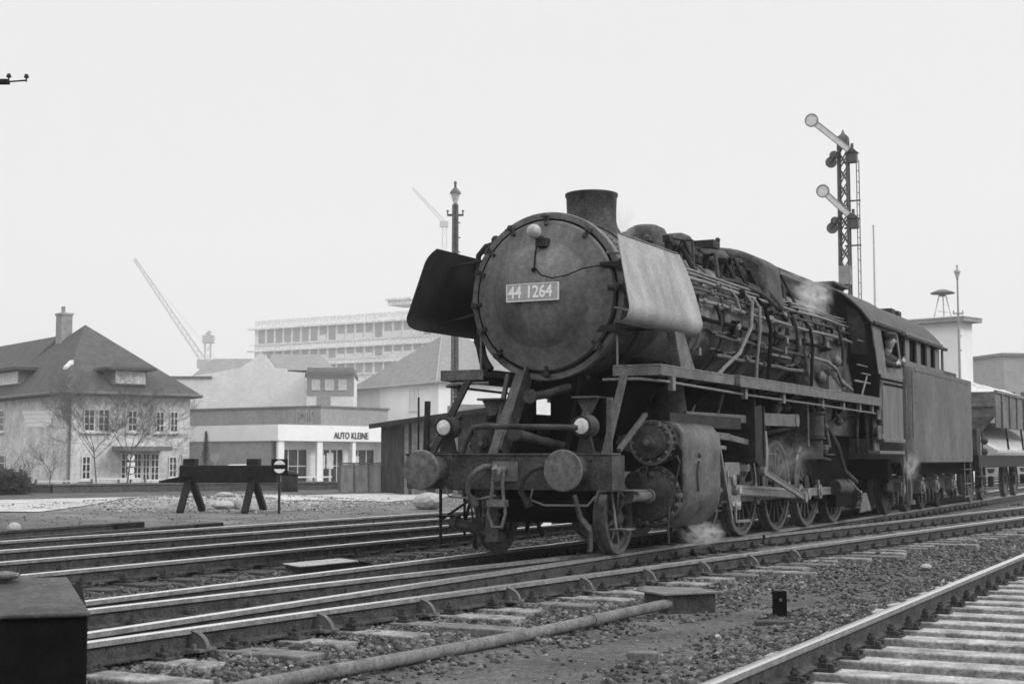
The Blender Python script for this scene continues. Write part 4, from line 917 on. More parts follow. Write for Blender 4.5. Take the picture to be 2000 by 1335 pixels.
# cab
def cabsec():
    return [(-1.5, 1.45), (-1.5, 2.62), (-1.42, 3.42), (-1.40, 3.56)]
g = MB()                                                      # side sheets with window and doorway
for s in (-1, 1):
    def sheet(pl, t=.02):
        vs = []
        for x, z in pl:
            y = 1.5 if z < 2.62 else 1.5 - .1 * (z - 2.62) / .94
            vs.append((x, s * y, z))
        for x, z in pl:
            y = 1.5 if z < 2.62 else 1.5 - .1 * (z - 2.62) / .94
            vs.append((x, s * (y - t), z))
        n = len(pl); g.add(vs, [tuple(range(n)), tuple(range(2 * n - 1, n - 1, -1))] + [(i, (i + 1) % n, n + (i + 1) % n, n + i) for i in range(n)])
    sheet([(10.38, 1.98), (12.3, 1.98), (12.3, 2.62), (10.55, 2.62)]); sheet([(10.55, 1.45), (12.3, 1.45), (12.3, 1.98), (10.55, 1.98)])
    sheet([(10.38, 2.62), (11.05, 2.62), (11.05, 2.80), (10.98, 3.44), (10.98, 3.56), (10.30, 3.56)])
    sheet([(11.05, 2.62), (12.4, 2.62), (12.4, 2.80), (11.05, 2.80)]); sheet([(10.98, 3.46), (12.4, 3.46), (12.4, 3.56), (10.98, 3.56)]); sheet([(12.28, 2.80), (12.4, 2.80), (12.4, 3.46), (12.28, 3.46)])
    sheet([(11.75, 2.80), (11.80, 2.80), (11.80, 3.46), (11.75, 3.46)]) if s > 0 else None
g.box(10.6, 12.25, -1.48, 1.48, 1.46, 1.49)
cab = B('cab', g, 'cab_iron', bevel=0)
g = MB()
for s in (-1, 1):
    g.box(10.52, 12.3, s * 1.495, s * 1.512, 2.52, 2.56); g.box(10.52, 12.3, s * 1.495, s * 1.512, 2.44, 2.48)
g.build('cab_rail', 'iron_dark', cab)
g = MB()                                                      # front plate of the cab
P = [(-1.49, 1.9), (-1.49, 2.62), (-1.40, 3.55)] + [(p[1], p[2]) for p in reversed(arc((0, 2.72), 1.62, 30, 150, 16))] + [(1.40, 3.55), (1.49, 2.62), (1.49, 1.9)]
g.prism(P, 'x', 10.34, 10.37); g.build('cab_front', 'iron_dark', cab)
for s in (-1, 1):
    Q = [(s * 1.02, 3.0), (s * 1.33, 2.95), (s * 1.27, 3.5), (s * 1.15, 3.75), (s * .95, 3.85), (s * .98, 3.4)]
    MB().prism(Q, 'x', 10.325, 10.338).build('cab_window', 'glass_dark', cab)
    g = MB(); g.bar((9.6, s * 1.3, 2.75), (10.34, s * 1.3, 2.75), .03, .02); g.bar((9.7, s * 1.35, 2.60), (10.34, s * 1.35, 2.60), .03, .02); g.bar((9.2, s * 1.35, 2.45), (10.34, s * 1.35, 2.45), .02, .03); g.bar((9.3, s * 1.45, 2.2), (9.9, s * 1.4, 2.55), .02, .03); g.bar((9.9, s * 1.25, 3.2), (10.34, s * 1.25, 3.2), .03, .02)
    g.build('cab_front_rail', 'pipe_steel', cab)
sec = [(-1.46, 3.52)] + [(p[1], p[2]) for p in reversed(arc((0, 2.72), 1.64, 32, 148, 20))] + [(1.46, 3.52)]
inn = [(a * .985, b_ - .03) for a, b_ in reversed(sec)]
g = MB().prism(sec + inn, 'x', 10.2, 12.75); rf = g.build('cab_roof', 'iron_dusty', cab, bevel=.008)
g = MB(); g.box(10.9, 11.9, -.6, -.1, 4.33, 4.40); g.build('roof_vent', 'iron_dusty', rf, bevel=.02)
g = MB(); g.bar((10.2, -1.47, 3.53), (12.75, -1.47, 3.53), .03, .05); g.bar((10.2, 1.47, 3.53), (12.75, 1.47, 3.53), .03, .05); g.build('gutter', 'iron', rf)
g = MB(); g.box(10.4, 12.4, -1.48, 1.48, 1.5, 1.55); g.box(12.1, 12.14, -.9, .9, 1.5, 3.3); g.box(10.38, 10.9, -.85, .85, 1.5, 3.8); g.build('cab_floor', 'iron_dark', cab)
g = MB(); g.box(10.35, 12.4, -1.5, -1.2, 1.19, 1.25); g.box(10.35, 12.4, -1.5, -1.48, 1.12, 1.35) if False else None; g.box(10.55, 12.35, -1.53, -1.47, 1.40, 1.47); g.box(10.4, 10.75, -1.40, -1.36, 1.25, 1.9); g.box(10.3, 10.55, -1.49, -1.45, 1.8, 1.98); g.box(10.3, 10.55, -1.49, -1.45, 1.45, 1.7)
g.build('footplate_step', 'edge_iron', cab, bevel=.01)
g = MB(); g.prism([(10.3, 1.2), (10.65, 1.2), (10.65, 1.98), (10.3, 1.98)], 'y', -1.3, -1.25); g.tube([(10.2, -1.15, 2.0), (10.0, -1.18, 1.6), (10.1, -1.15, 1.25), (10.5, -1.1, 1.15)], .03, 8); g.build('side_tank', 'iron_dusty', cab, bevel=.01)
for x in (10.46, 12.42): MB().cyl((x, -1.535, 1.55), (x, -1.535, 2.5), .014, n=8).build('handrail', 'pipe_steel', cab)

for o in list(loco.children_recursive):
    if o.name.split('.')[0] in ('deflector_bracket', 'uncoupling_chain', 'crown_fittings', 'injector', 'lagging_seam', 'cab_front_rail', 'footplate_step', 'clack_valve', 'air_pump', 'gear_beam', 'front_step', 'drain_pipes', 'combination_lever', 'grab_pipe', 'slide_bar', 'drain_cock', 'brake_hanger'): explode(o)
# ------------------------------------------------------------------ tender
def shift(g, o): g.v = [(v[0] - o[0], v[1] - o[1], v[2] - o[2]) for v in g.v]; return g
TO = (16.4, 0, 0)
ten = thing('tender', 'grey slab sided tender with slatted bunker coupled behind the cab', 'tender', TO)
def T(name, g, m, par=None, bevel=.008, **k): return shift(g, TO).build(name, m, par or ten, bevel=bevel, **k)
P = [(13.3, -1.5), (19.8, -1.5), (19.8, 1.5), (13.3, 1.5)] + [(13.3 - .27 * math.sin(R(a)), 1.5 - .27 + .27 * math.cos(R(a))) for a in range(10, 91, 16)] + [(13.3 - .27 * math.sin(R(a)), -1.5 + .27 - .27 * math.cos(R(a))) for a in range(90, 9, -16)]
g = MB().prism(P, 'z', 1.02, 2.93); tb = T('tank', g, 'tender_iron', bevel=.03, seg=3)
g = MB()
for x in np.arange(13.5, 19.7, .62):
    for z in (1.12, 2.82): g.ball((x, -1.502, z), .014, 6)
for z in np.arange(1.3, 2.8, .3):
    for x in (13.45, 19.65): g.ball((x, -1.502, z), .014, 6)
g.box(13.4, 19.75, -1.508, -1.5, 2.84, 2.92)
T('rivet_seam', g, 'tender_iron', tb, bevel=0)
g = MB(); g.box(13.2, 19.75, -1.3, 1.3, 2.93, 2.98); g.box(17.0, 19.6, -1.2, 1.2, 2.98, 3.1); T('tank_deck', g, 'iron_dusty')
# slatted bunker with curved roof
g = MB(); ed = [12.95, 13.62, 14.6, 15.55, 16.4]
for s in (-1, 1):
    for x in (13.28, 14.36, 15.36, 16.25): g.box(x - .19, x + .19, s * 1.36, s * 1.40, 2.93, 3.58)
    g.box(12.86, 17.0, s * 1.355, s * 1.395, 2.9, 3.03); g.box(12.86, 17.0, s * 1.355, s * 1.395, 3.50, 3.6); g.box(16.9, 17.0, s * 1.36, s * 1.40, 2.93, 3.58)
g.box(12.87, 16.98, -1.37, 1.37, 2.985, 3.0)
bu = T('bunker', g, 'cab_iron')
for x in (12.95, 13.85, 14.86, 15.8, 16.62): T('opening_shade_block', MB().box(x - .25 if x > 13 else x - .1, x + .25, -1.33, 1.33, 3.005, 3.58), 'iron_dark', bu)  # near-black solid blocks stand for the shade inside the openings
sec2 = [(a, b_ - .04) for a, b_ in sec]; inn2 = [(a * .985, b_ - .03) for a, b_ in reversed(sec2)]
g = MB().prism(sec2 + inn2, 'x', 12.8, 17.05); g.prism([(-1.36, 3.58), (-1.0, 3.95), (0, 4.25), (1.0, 3.95), (1.36, 3.58)], 'x', 16.95, 17.0); T('bunker_roof', g, 'iron_dusty')
g = MB(); g.bar((12.8, -1.47, 3.49), (17.05, -1.47, 3.49), .03, .06)
for x in (15.6, 16.2): g.box(x, x + .35, -.6, .6, 4.2, 4.32)
T('roof_edge', g, 'iron')
g = MB(); g.box(13.0, 19.9, -1.25, -1.2, .78, 1.02); g.box(13.0, 19.9, 1.2, 1.25, .78, 1.02); g.box(13.0, 19.9, -1.2, 1.2, .95, 1.0); g.box(12.7, 13.05, -1.1, 1.1, .7, 1.1); g.box(19.85, 19.92, -1.4, 1.4, .75, 1.15); T('tender_frame', g, 'iron_dark')
for xa in (13.75, 15.65, 17.2, 19.1):
    for s in (-1, 1):
        c = (xa, s * .775, .5); g = MB(); g.lathe([(.53, -.07), (.53, -.045), (.5, -.035), (.5, .06), (.43, .07), (.42, .03), (.12, .02), (.1, .09), (0, .09)], c, (0, s, 0), 40); wt = T('wheel', g, 'iron_dusty', bevel=0)
        g = MB(); g.box(xa - .13, xa + .13, s * 1.02, s * 1.16, .38, .64); g.cyl((xa, s * 1.14, .5), (xa, s * 1.2, .5), .09, n=12); g.box(xa - .1, xa + .1, s * 1.14, s * 1.175, .66, .72); T('axle_box', g, 'grey_steel')
        g = MB()
        for k in range(5): g.bar((xa - .5 + .07 * k, s * 1.06, .82 + .02 * abs(k - 2) - .025 * k), (xa + .5 - .07 * k, s * 1.06, .82 - .025 * k), .09, .022)
        g.bar((xa - .48, s * 1.06, .82), (xa - .48, s * 1.06, 1.0), .04, .04); g.bar((xa + .48, s * 1.06, .82), (xa + .48, s * 1.06, 1.0), .04, .04); T('leaf_spring', g, 'edge_iron')
for x0, x1 in ((13.0, 16.4), (16.5, 19.9)):
    for s in (-1, 1):
        g = MB(); g.prism([(x0, .62), (x0 + .25, .75), (x1 - .25, .75), (x1, .62), (x1, .5), (x1 - .5, .44), ((x0 + x1) / 2, .30), (x0 + .5, .44), (x0, .5)], 'y', s * .96, s * 1.02)
        for x in (x0 + .15, x0 + .55, (x0 + x1) / 2, x1 - .55, x1 - .15): g.box(x - .06, x + .06, s * 1.02, s * 1.10, .34, .46); g.cyl((x, s * 1.08, .34), (x, s * 1.08, .18), .035, n=8)
        T('bogie_frame', g, 'iron_dusty')
for s in (-1, 1):
    g = MB()
    for x in (18.95, 19.75): g.bar((x, s * 1.45, 1.02), (x, s * 1.45, .18), .05, .02, (0, 1, 0))
    for z in (.22, .52, .85): g.box(18.95, 19.75, s * 1.35, s * 1.47, z, z + .025)
    T('rear_steps', g, 'edge_iron')
    g = MB()
    for x in (12.62, 12.95): g.tube([(x, s * 1.42, 1.3), (x - .05, s * 1.42, .8), (x + .1, s * 1.38, .3), (x + .35, s * 1.3, .22)], .02, 6)
    g.tube([(13.05, s * 1.3, 1.0), (13.3, s * 1.38, .75), (13.35, s * 1.38, .3)], .045, 8); g.ball((13.3, s * 1.35, .98), .09, 8); g.cyl((13.35, s * 1.36, .3), (13.35, s * 1.36, .22), .12, n=10)
    T('feed_hose', g, 'edge_iron', bevel=0)
g = MB(); g.cyl((13.12, -1.515, 1.5), (13.12, -1.515, 2.8), .014, n=8); T('handrail', g, 'pipe_steel', bevel=0)

# ------------------------------------------------------------------ hopper wagon behind the tender
WO = (26.5, 0, 0)
wag = thing('goods_wagon', 'dark hopper wagon with pale heaped load and sloping sides behind the tender', 'goods wagon', WO)
def Wg(name, g, m, par=None, bevel=.008, **k): return shift(g, WO).build(name, m, par or wag, bevel=bevel, **k)
g = MB(); g.box(21.3, 33, -1.35, 1.35, 1.08, 1.2); g.box(21.3, 33, -1.38, -1.28, .88, 1.2); g.box(21.3, 33, 1.28, 1.38, .88, 1.2); g.box(21.2, 21.3, -1.4, 1.4, .8, 1.2); Wg('underframe', g, 'iron')
for s in (-1, 1):
    g = MB(); g.lathe([(.13, 0), (.11, .3), (.07, .32), (.07, .5), (.22, .5), (.22, .53), (0, .56)], (21.2, s * .875, 1.0), (-1, 0, 0), 20); Wg('buffer', g, 'iron_dusty', bevel=0)
# hopper body: vertical upper plates, saddle shaped discharge slopes below, heaped pale load
for s in (-1, 1):
    g = MB(); g.box(24.0, 33, s * 1.37, s * 1.40, 1.92, 2.86)
    g.box(24.0, 33, s * 1.36, s * 1.44, 2.82, 2.90)
    for x in np.arange(24.9, 33, 1.35): g.prism([(x - .05, 1.92), (x + .05, 1.92), (x + .05, 2.82), (x - .05, 2.82)], 'y', s * 1.40, s * 1.45)
    hs = Wg('hopper_side', g, 'tarp')
    g = MB(); vs = []; n = 16
    for i in range(n + 1):
        x = 23.6 + 9.2 * i / n; k = min(1, .25 + i / 4)
        vs += [(x, s * .25, 1.95 + .25 * k), (x, s * 1.48, 1.33), (x, s * 1.48, 1.27), (x, s * .25, 1.88 + .25 * k)]
    fs = []
    for i in range(n): fs += [(4 * i + j, 4 * i + 4 + j, 4 * i + 4 + (j + 1) % 4, 4 * i + (j + 1) % 4) for j in range(4)]
    g.add(vs, fs + [(0, 1, 2, 3), (4 * n + 3, 4 * n + 2, 4 * n + 1, 4 * n)]); Wg('discharge_slope', g, 'load_lit_slope', bevel=0)  # slope paler than the hopper sides: skylight put into its colour
    for x in (25.6, 28.4, 31.2): Wg('flap_stay', MB().bar((x, s * 1.46, 1.35), (x, s * 1.40, 1.95), .06, .05), 'iron')
g = MB(); g.add([(24.0, -1.37, 2.86), (24.0, 1.37, 2.86), (24.0, 1.37, 2.2), (24.0, -1.37, 2.2), (24.7, .5, 1.35), (24.7, -.5, 1.35), (24.06, -1.37, 2.86), (24.06, 1.37, 2.86), (24.06, 1.37, 2.2), (24.06, -1.37, 2.2), (24.76, .5, 1.35), (24.76, -.5, 1.35)],
      [(0, 1, 2, 3), (3, 2, 4, 5), (7, 6, 9, 8), (8, 9, 11, 10), (0, 6, 7, 1), (0, 3, 9, 6), (1, 7, 8, 2), (2, 8, 10, 4), (3, 5, 11, 9), (4, 10, 11, 5)])
g.bar((23.98, -.75, 2.2), (23.98, -.75, 2.86), .05, .08); g.bar((23.98, .2, 2.2), (23.98, .2, 2.86), .05, .08); g.bar((23.97, -1.35, 2.5), (23.97, 1.35, 2.5), .06, .08)
Wg('end_plate', g, 'tarp')
vs = []; fs = []
for i in range(31):
    x = 24.05 + 8.9 * i / 30; e = min(1, i / 4, (30 - i) / 4)
    for j in range(9):
        y = -1.36 + 2.72 * j / 8; vs.append((x, y, 2.84 + (.40 + .07 * fbm(x * 2, y * 2, 1.1)) * e * (1 - (y / 1.4) ** 2) + (.03 if j in (0, 8) else 0)))
for i in range(30):
    for j in range(8): a_ = i * 9 + j; fs.append((a_, a_ + 1, a_ + 10, a_ + 9))
Wg('heaped_load', MB().add(vs, fs), 'load_lit_slope', bevel=0, angle=60)
g = MB(); g.box(21.6, 22.1, -1.3, -.7, 1.2, 1.85); g.cyl((21.9, -1.38, 1.2), (21.9, -1.38, 2.0), .02, n=6); g.ball((22.2, -1.38, 1.55), .1, 8); g.ball((22.2, -1.38, 1.28), .09, 8); Wg('brake_stand', g, 'iron_dusty')
for xa in (23.3, 25.2, 29.2, 31.1):
    for s in (-1, 1):
        c = (xa, s * .775, .5); g = MB(); g.lathe([(.53, -.07), (.53, -.045), (.5, -.035), (.5, .06), (.43, .07), (.42, .03), (.12, .02), (.1, .09), (0, .09)], c, (0, s, 0), 32); Wg('wheel', g, 'edge_iron', bevel=0)
        g = MB(); g.box(xa - .12, xa + .12, s * .98, s * 1.12, .36, .64)
        for k in range(4): g.bar((xa - .45 + .08 * k, s * 1.05, .82 - .03 * k), (xa + .45 - .08 * k, s * 1.05, .82 - .03 * k), .08, .025)
        Wg('axle_box', g, 'iron_dusty')
g = MB()
for x in (21.45, 22.0): g.bar((x, -1.42, 1.0), (x, -1.42, .2), .05, .02, (0, 1, 0))
for z in (.3, .65): g.box(21.4, 22.05, -1.5, -1.3, z, z + .03)
Wg('foot_step', g, 'edge_iron')

# ------------------------------------------------------------------ engine driver leaning out of the cab window
def skin(name, verts, edges, radii, m, parent, sub=2):
    me = bpy.data.meshes.new(name); me.from_pydata(verts, edges, []); o = bpy.data.objects.new(name, me); COL.objects.link(o)
    md = o.modifiers.new('skin', 'SKIN'); md.use_smooth_shade = True
    for i, r in enumerate(radii):
        sv = me.skin_vertices[0].data[i]; sv.radius = (r, r) if not isinstance(r, tuple) else r; sv.use_root = (i == 0)
    sb_ = o.modifiers.new('sub', 'SUBSURF'); sb_.levels = sub; sb_.render_levels = sub
    bpy.context.view_layer.update()
    e = bpy.data.meshes.new_from_object(o.evaluated_get(bpy.context.evaluated_depsgraph_get())); bpy.data.objects.remove(o)
    e.materials.clear(); e.materials.append(M[m]); e.shade_smooth(); q = bpy.data.objects.new(name, e); put(q, parent); return q
per = thing('person', 'engine driver in dark jacket and cap leaning on the cab window sill', 'person', (11.3, -1.25, 1.55))
V = [(0, .12, .95), (0, .05, 1.15), (.0, -.1, 1.36), (-.02, -.18, 1.5), (-.06, -.25, 1.585), (-.09, -.28, 1.66), (-.10, -.29, 1.74), (-.10, -.285, 1.80), (-.195, -.305, 1.69),
     (.17, -.2, 1.42), (.42, -.36, 1.31), (.62, -.34, 1.36), (.70, -.335, 1.40),
     (-.17, -.02, 1.42), (-.22, -.30, 1.26), (-.05, -.38, 1.29), (.02, -.39, 1.31),
     (0, .15, .55), (0, .15, .05)]
E_ = [(0, 1), (1, 2), (2, 3), (3, 4), (4, 5), (5, 6), (6, 7), (5, 8), (2, 9), (9, 10), (10, 11), (11, 12), (2, 13), (13, 14), (14, 15), (15, 16), (0, 17), (17, 18)]
RR = [.15, .16, .15, .065, .06, .085, .095, .07, .018, .07, .05, .035, .035, .07, .05, .035, .035, .11, .08]
k = len(V)
for base, dirs in ((12, 1), (16, 1)):
    b0 = Vector(V[base])
    for f in range(4):
        V.append(tuple(b0 + Vector((.05, -.02, .03 - .018 * f)))); V.append(tuple(b0 + Vector((.09 - .008 * abs(f - 1), -.035, .015 - .02 * f)))); E_ += [(base, k), (k, k + 1)]; RR += [.011, .009]; k += 2
    V.append(tuple(b0 + Vector((.03, .0, .05)))); V.append(tuple(b0 + Vector((.055, -.02, .07)))); E_ += [(base, k), (k, k + 1)]; RR += [.012, .01]; k += 2
skin('body', V, E_, RR, 'skin', per)
JV = [V[0], V[1], V[2], V[3], V[9], V[10], (.58, -.342, 1.35), V[13], V[14], (-.09, -.37, 1.285), V[17], V[18]]
skin('jacket', JV, [(0, 1), (1, 2), (2, 3), (2, 4), (4, 5), (5, 6), (2, 7), (7, 8), (8, 9), (0, 10), (10, 11)], [.17, .185, .175, .075, .088, .068, .055, .088, .068, .055, .125, .1], 'cloth_dark', per)
skin('scarf', [(-.03, -.19, 1.515), (-.06, -.24, 1.56), (-.08, -.29, 1.53)], [(0, 1), (1, 2)], [.075, .08, .05], 'scarf', per)
g = MB(); g.lathe([(.098, 0), (.108, .03), (.115, .075), (.09, .10), (0, .105)], (-.10, -.285, 1.765), (-.15, 0, 1), 20); g.prism([(-.19, -.36), (-.27, -.32), (-.27, -.26), (-.19, -.2)], 'z', 1.755, 1.768); g.build('cap', 'cloth_dark', per)
g = MB(); g.ball((-.183, -.335, 1.735), .011, 8); g.ball((-.183, -.262, 1.735), .011, 8); g.build('eyes', 'cloth_dark', per)
g = MB(); g.ball((-.178, -.298, 1.635), .022, 8, (.5, 1.2, .35)); g.build('mouth', 'arm_border', per)
g = MB(); g.ball((-.09, -.378, 1.70), .028, 8, (.8, .5, 1.2)); g.ball((-.09, -.192, 1.70), .028, 8, (.8, .5, 1.2)); g.build('ears', 'skin', per)
g = MB(); g.ball((-.075, -.285, 1.735), .103, 14, (.85, .98, .8)); g.build('hair', 'cloth_dark', per)

for r_ in (ten, wag):
    for o in list(r_.children_recursive):
        if o.name.split('.')[0] in ('roof_edge', 'feed_hose', 'brake_stand', 'foot_step', 'tank_deck', 'rear_steps'): explode(o)
# ------------------------------------------------------------------ yard furniture
def onx(px, py, x):
    d0 = VF + VR * ((px - 1000) / FP) - VU * ((py - 667.5) / FP); t = (x - CX) / d0.x
    return Vector((CX + d0.x * t, CY + d0.y * t, CZ + d0.z * t))
def depth(x, y): return (x - CX) * _ct + (y - CY) * _st
# semaphore signal
SX, SY = 22.64, 2.15; SZ = hz(SX, SY); sd = depth(SX, SY)
sem = thing('semaphore_signal', 'tall lattice semaphore mast with two raised pale arms behind the engine', 'signal', (SX, SY, SZ))
zs = lambda py: zat(py, sd) - SZ
H_ = zs(270)
g = MB()
wid = lambda z: .145 - .03 * z / H_
for s in (-1, 1):
    g.add([], [])
    for a in (-1, 1): g.bar((a * wid(0) * .8, s * wid(0), 0), (a * wid(H_) * .8, s * wid(H_), H_), .055, .055, (1, 0, 0))
z = .3
while z < H_ - .2:
    w0, w1 = wid(z), wid(z + .42)
    for a in (-1, 1):
        g.bar((a * w0 * .8, -w0, z), (a * w1 * .8, w1, z + .42), .02, .065, (1, 0, 0)); g.bar((a * w0 * .8, w0, z), (a * w1 * .8, -w1, z + .42), .02, .065, (1, 0, 0))
    for a in (-1, 1): g.bar((-w0 * .8, a * w0, z), (w1 * .8, a * w1, z + .42), .045, .02, (0, 1, 0))
    z += .42
g.build('mast', 'mast', sem)
g = MB(); g.box(-.15, .15, -.15, .15, zs(556), zs(520)); g.build('mast_plate', 'mast_pale', sem)
g = MB(); g.lathe([(.16, 0), (.16, .12), (.1, .2), (.04, .26), (.02, .34), (0, .34)], (0, 0, H_ - .12), (0, 0, 1), 16); g.build('finial', 'mast', sem)
for piv, tip in (((1652, 288), (1585, 235)), ((1652, 414), (1607, 373))):
    p0 = onx(*piv, SX - .22); p1 = onx(*tip, SX - .22); o_ = Vector((SX, SY, SZ)); p0 -= o_; p1 -= o_
    d_ = (p1 - p0).normalized(); n_ = Vector((0, -d_.z, d_.y)); rD = .148
    if piv[1] > 350: rD = .142
    g = MB(); ar = None
    e = p1 - d_ * rD * .9
    g.bar(p0 - d_ * .1, e, .012, .12, n_); ar = g.build('semaphore_arm', 'arm_pale', sem)
    g = MB()
    for q in (-1, 1): g.bar(p0 - d_ * .1 + n_ * q * .072, e + n_ * q * .072, .03, .028, n_)
    g.lathe([(rD, -.02), (rD + .038, -.02), (rD + .038, .02), (rD, .02)], p1, (1, 0, 0), 28, ring=True); g.build('arm_border', 'arm_border', ar)
    g = MB(); g.lathe([(rD + .01, -.008), (rD + .01, .008)], p1, (1, 0, 0), 28); g.build('arm_disc', 'arm_pale', ar)
    zb = p0.z
    g = MB(); dz = (-.36 if piv[1] < 350 else -.40)
    for yy, zz, rr in ((.28, dz, .15), (.20, dz + .18, .12)): g.lathe([(rr, -.03), (rr, .03)], (-.2, yy, zb + dz + (zz - dz) * 1), (1, 0, 0), 16)
    g.bar((-.2, .0, zb), (-.2, .3, zb + dz), .03, .16, (1, 0, 0)); g.build('spectacle', 'mast', sem)
    g = MB(); g.box(-.1, .12, -.36, -.12, zb + dz - .02, zb + dz + .26); g.prism([(-.40, zb + dz + .24), (-.08, zb + dz + .24), (-.24, zb + dz + .4)], 'x', -.14, .16); g.bar((0, 0, zb + dz), (0, -.3, zb + dz + .0), .05, .05); g.cyl((0, -.24, zb + dz + .36), (0, -.24, zb + dz + .5), .04, n=8); g.build('signal_lantern', 'mast', sem)
g = MB(); yl = -.38
for a in (-.14, .14): g.cyl((a, yl, 0), (a, yl, H_ - .6), .013, n=6)
zz = .3
while zz < H_ - .7: g.cyl((-.14, yl, zz), (.14, yl, zz), .01, n=6); zz += .3
for zz in (2, 4.2, 5.5, 7.0, 8.2): g.bar((0, 0, zz), (0, yl - .06, zz), .03, .04)
g.build('ladder', 'mast', sem)

# gas lamp on a tall lattice post behind the shed
def lamp_post(label, px, d, pytop, pybar, wpx, m, base_z, lat=True, hk=1.0):
    x, y = at(px, 800, d).xy; s = d / FP; L_ = thing('lamp_post', label, 'lamp post', (x, y, base_z)); z = lambda py: zat(py, d) - base_z
    L_.rotation_euler.z = TH - math.pi / 2
    zt = z(pybar - 20 if lat else 545); wd = wpx * s / 2
    g = MB()
    if lat:
        for a in (-1, 1):
            for b_ in (-1, 1): g.bar((a * wd * 1.3, b_ * wd, 0), (a * wd * .8, b_ * wd * .7, zt), .07, .07)
        g.box(-wd * .45, wd * .45, -wd * .3, wd * .3, 0, zt)
        q = .5
        while q < zt - .5:
            t0 = 1.3 - .5 * q / zt
            for b_ in (-1, 1): g.bar((-wd * t0, b_ * wd * .8, q), (wd * t0, b_ * wd * .8, q + .35), .05, .02, (0, 1, 0)); g.bar((wd * t0, b_ * wd * .8, q), (-wd * t0, b_ * wd * .8, q + .35), .05, .02, (0, 1, 0))
            q += .35
    else: g.tube([(0, 0, 0), (0, 0, zt)], [wd * 1.3, wd * .7], 8)
    g.build('post', m, L_)
    zb = z(pybar); h = s * hk
    g = MB(); g.box(-16 * h, 16 * h, -.05, .05, zb - 2 * h, zb + 2 * h)
    for a in (-15, 15): g.cyl((a * h, 0, zb), (a * h, 0, zb + 7 * h), .03, n=6); g.ball((a * h, 0, zb + 8 * h), 2.5 * h, 8)
    g.build('cross_arm', m, L_)
    g = MB(); zl = zt
    g.lathe([(4 * h, 0), (9.5 * h, 20 * h), (10 * h, 21 * h)], (0, 0, zl + 2 * h), (0, 0, 1), 12); g.build('lantern', 'lens', L_)
    g = MB(); g.lathe([(11.5 * h, 0), (10 * h, 4 * h), (5 * h, 10 * h), (2.5 * h, 12 * h), (2.5 * h, 20 * h), (3.5 * h, 21 * h), (2 * h, 25 * h), (0, 26 * h)], (0, 0, zl + 22 * h), (0, 0, 1), 14); g.cyl((0, 0, zt - 2 * h), (0, 0, zl + 3 * h), 4.2 * h, n=8); g.build('lamp_hood', m, L_)
    g = MB()
    for py in (pybar + 15, pybar + 44, pybar + 72): g.bar((0, 0, z(py)), (10 * h, 0, z(py)), .04, .05)
    g.build('step_iron', m, L_)
    return L_
lamp_post('tall dark lattice post with gas lantern and cross arm left of the engine chimney', 888, 62, 350, 420, 10, 'mast', -.45)
lamp_post('slender pale post with lantern rising past the white signal tower', 1876, 70, 515, 612, 5, 'mast_pale', -.5, lat=False, hk=.6)
x, y = at(1711, 700, 170).xy; ps = thing('thin_mast', 'very thin faint mast in the haze right of the semaphore', 'mast', (x, y, -.5)); zt = zat(440, 170) + .5
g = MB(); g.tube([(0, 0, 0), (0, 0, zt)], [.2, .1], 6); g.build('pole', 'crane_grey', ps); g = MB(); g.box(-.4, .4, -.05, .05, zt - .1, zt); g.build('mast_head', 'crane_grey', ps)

# telegraph pole outside the left edge, its arm reaching into the picture
d = 21; x, y = at(-62, 400, d).xy; tp_ = thing('telegraph_pole', 'telegraph cross arm with two insulators poking into the sky', 'telegraph pole', (x, y, hz(x, y)), TH - math.pi / 2)
bz = hz(x, y); s = d / FP
g = MB(); g.tube([(0, 0, 0), (0, 0, zat(90, d) - bz)], [.13, .09], 10); g.build('pole', 'timber_dark', tp_)
z0 = zat(160, d) - bz
g = MB(); g.box(-60 * s, 73 * s, -.06, .06, z0 - 4 * s, z0 + 4 * s); g.tube([(70 * s, 0, z0), (108 * s, 0, z0 + 3 * s)], .012, 6); g.build('cross_arm', 'timber_dark', tp_)
for a in (73, 108):
    g = MB(); zz = z0 + (8 if a == 73 else 7) * s; g.cyl((a * s, 0, z0), (a * s, 0, zz + 3 * s), .012, n=6); g.lathe([(0, 0), (4.5 * s, 1 * s), (5 * s, 4 * s), (3.4 * s, 6 * s), (3.6 * s, 8 * s), (0, 9 * s)], (a * s, 0, zz), (0, 0, 1), 12); g.build('insulator', 'iron', tp_)

# buffer stop on its mound
b0 = onz(500, 988, -.13); br = thing('buffer_stop', 'black buffer stop with heavy timber beam on the sandy mound', 'buffer stop', (b0.x, b0.y, -.13), R(24))
bz = zat(908, depth(b0.x, b0.y)) + .13; zb2 = zat(942, depth(b0.x, b0.y)) + .13
g = MB(); g.box(-.35, -.05, -.6, 1.95, zb2, bz); bm_ = g.build('beam', 'timber_dark', br, bevel=.02)
for yy in (.05, 1.72):
    g = MB()
    for dx in (-.04, .04): pass
    g.bar((-1.05, yy, -.15), (.1, yy, bz + .02), .16, .16, (0, 1, 0)); g.bar((1.15, yy, -.15), (-.05, yy, zb2 + .1), .16, .16, (0, 1, 0)); g.box(-.3, .12, yy - .15, yy + .15, bz - .02, bz + .17); g.box(-.5, -.3, yy - .12, yy + .12, bz - .3, bz - .15)
    g.build('frame', 'timber_dark', br, bevel=.01)
g = MB(); g.prism([(1.95, zb2), (1.95, zb2 + .16), (2.5, zb2 + .05), (2.5, zb2)], 'x', -.3, -.15); g.build('broken_plank', 'timber_dark', br)
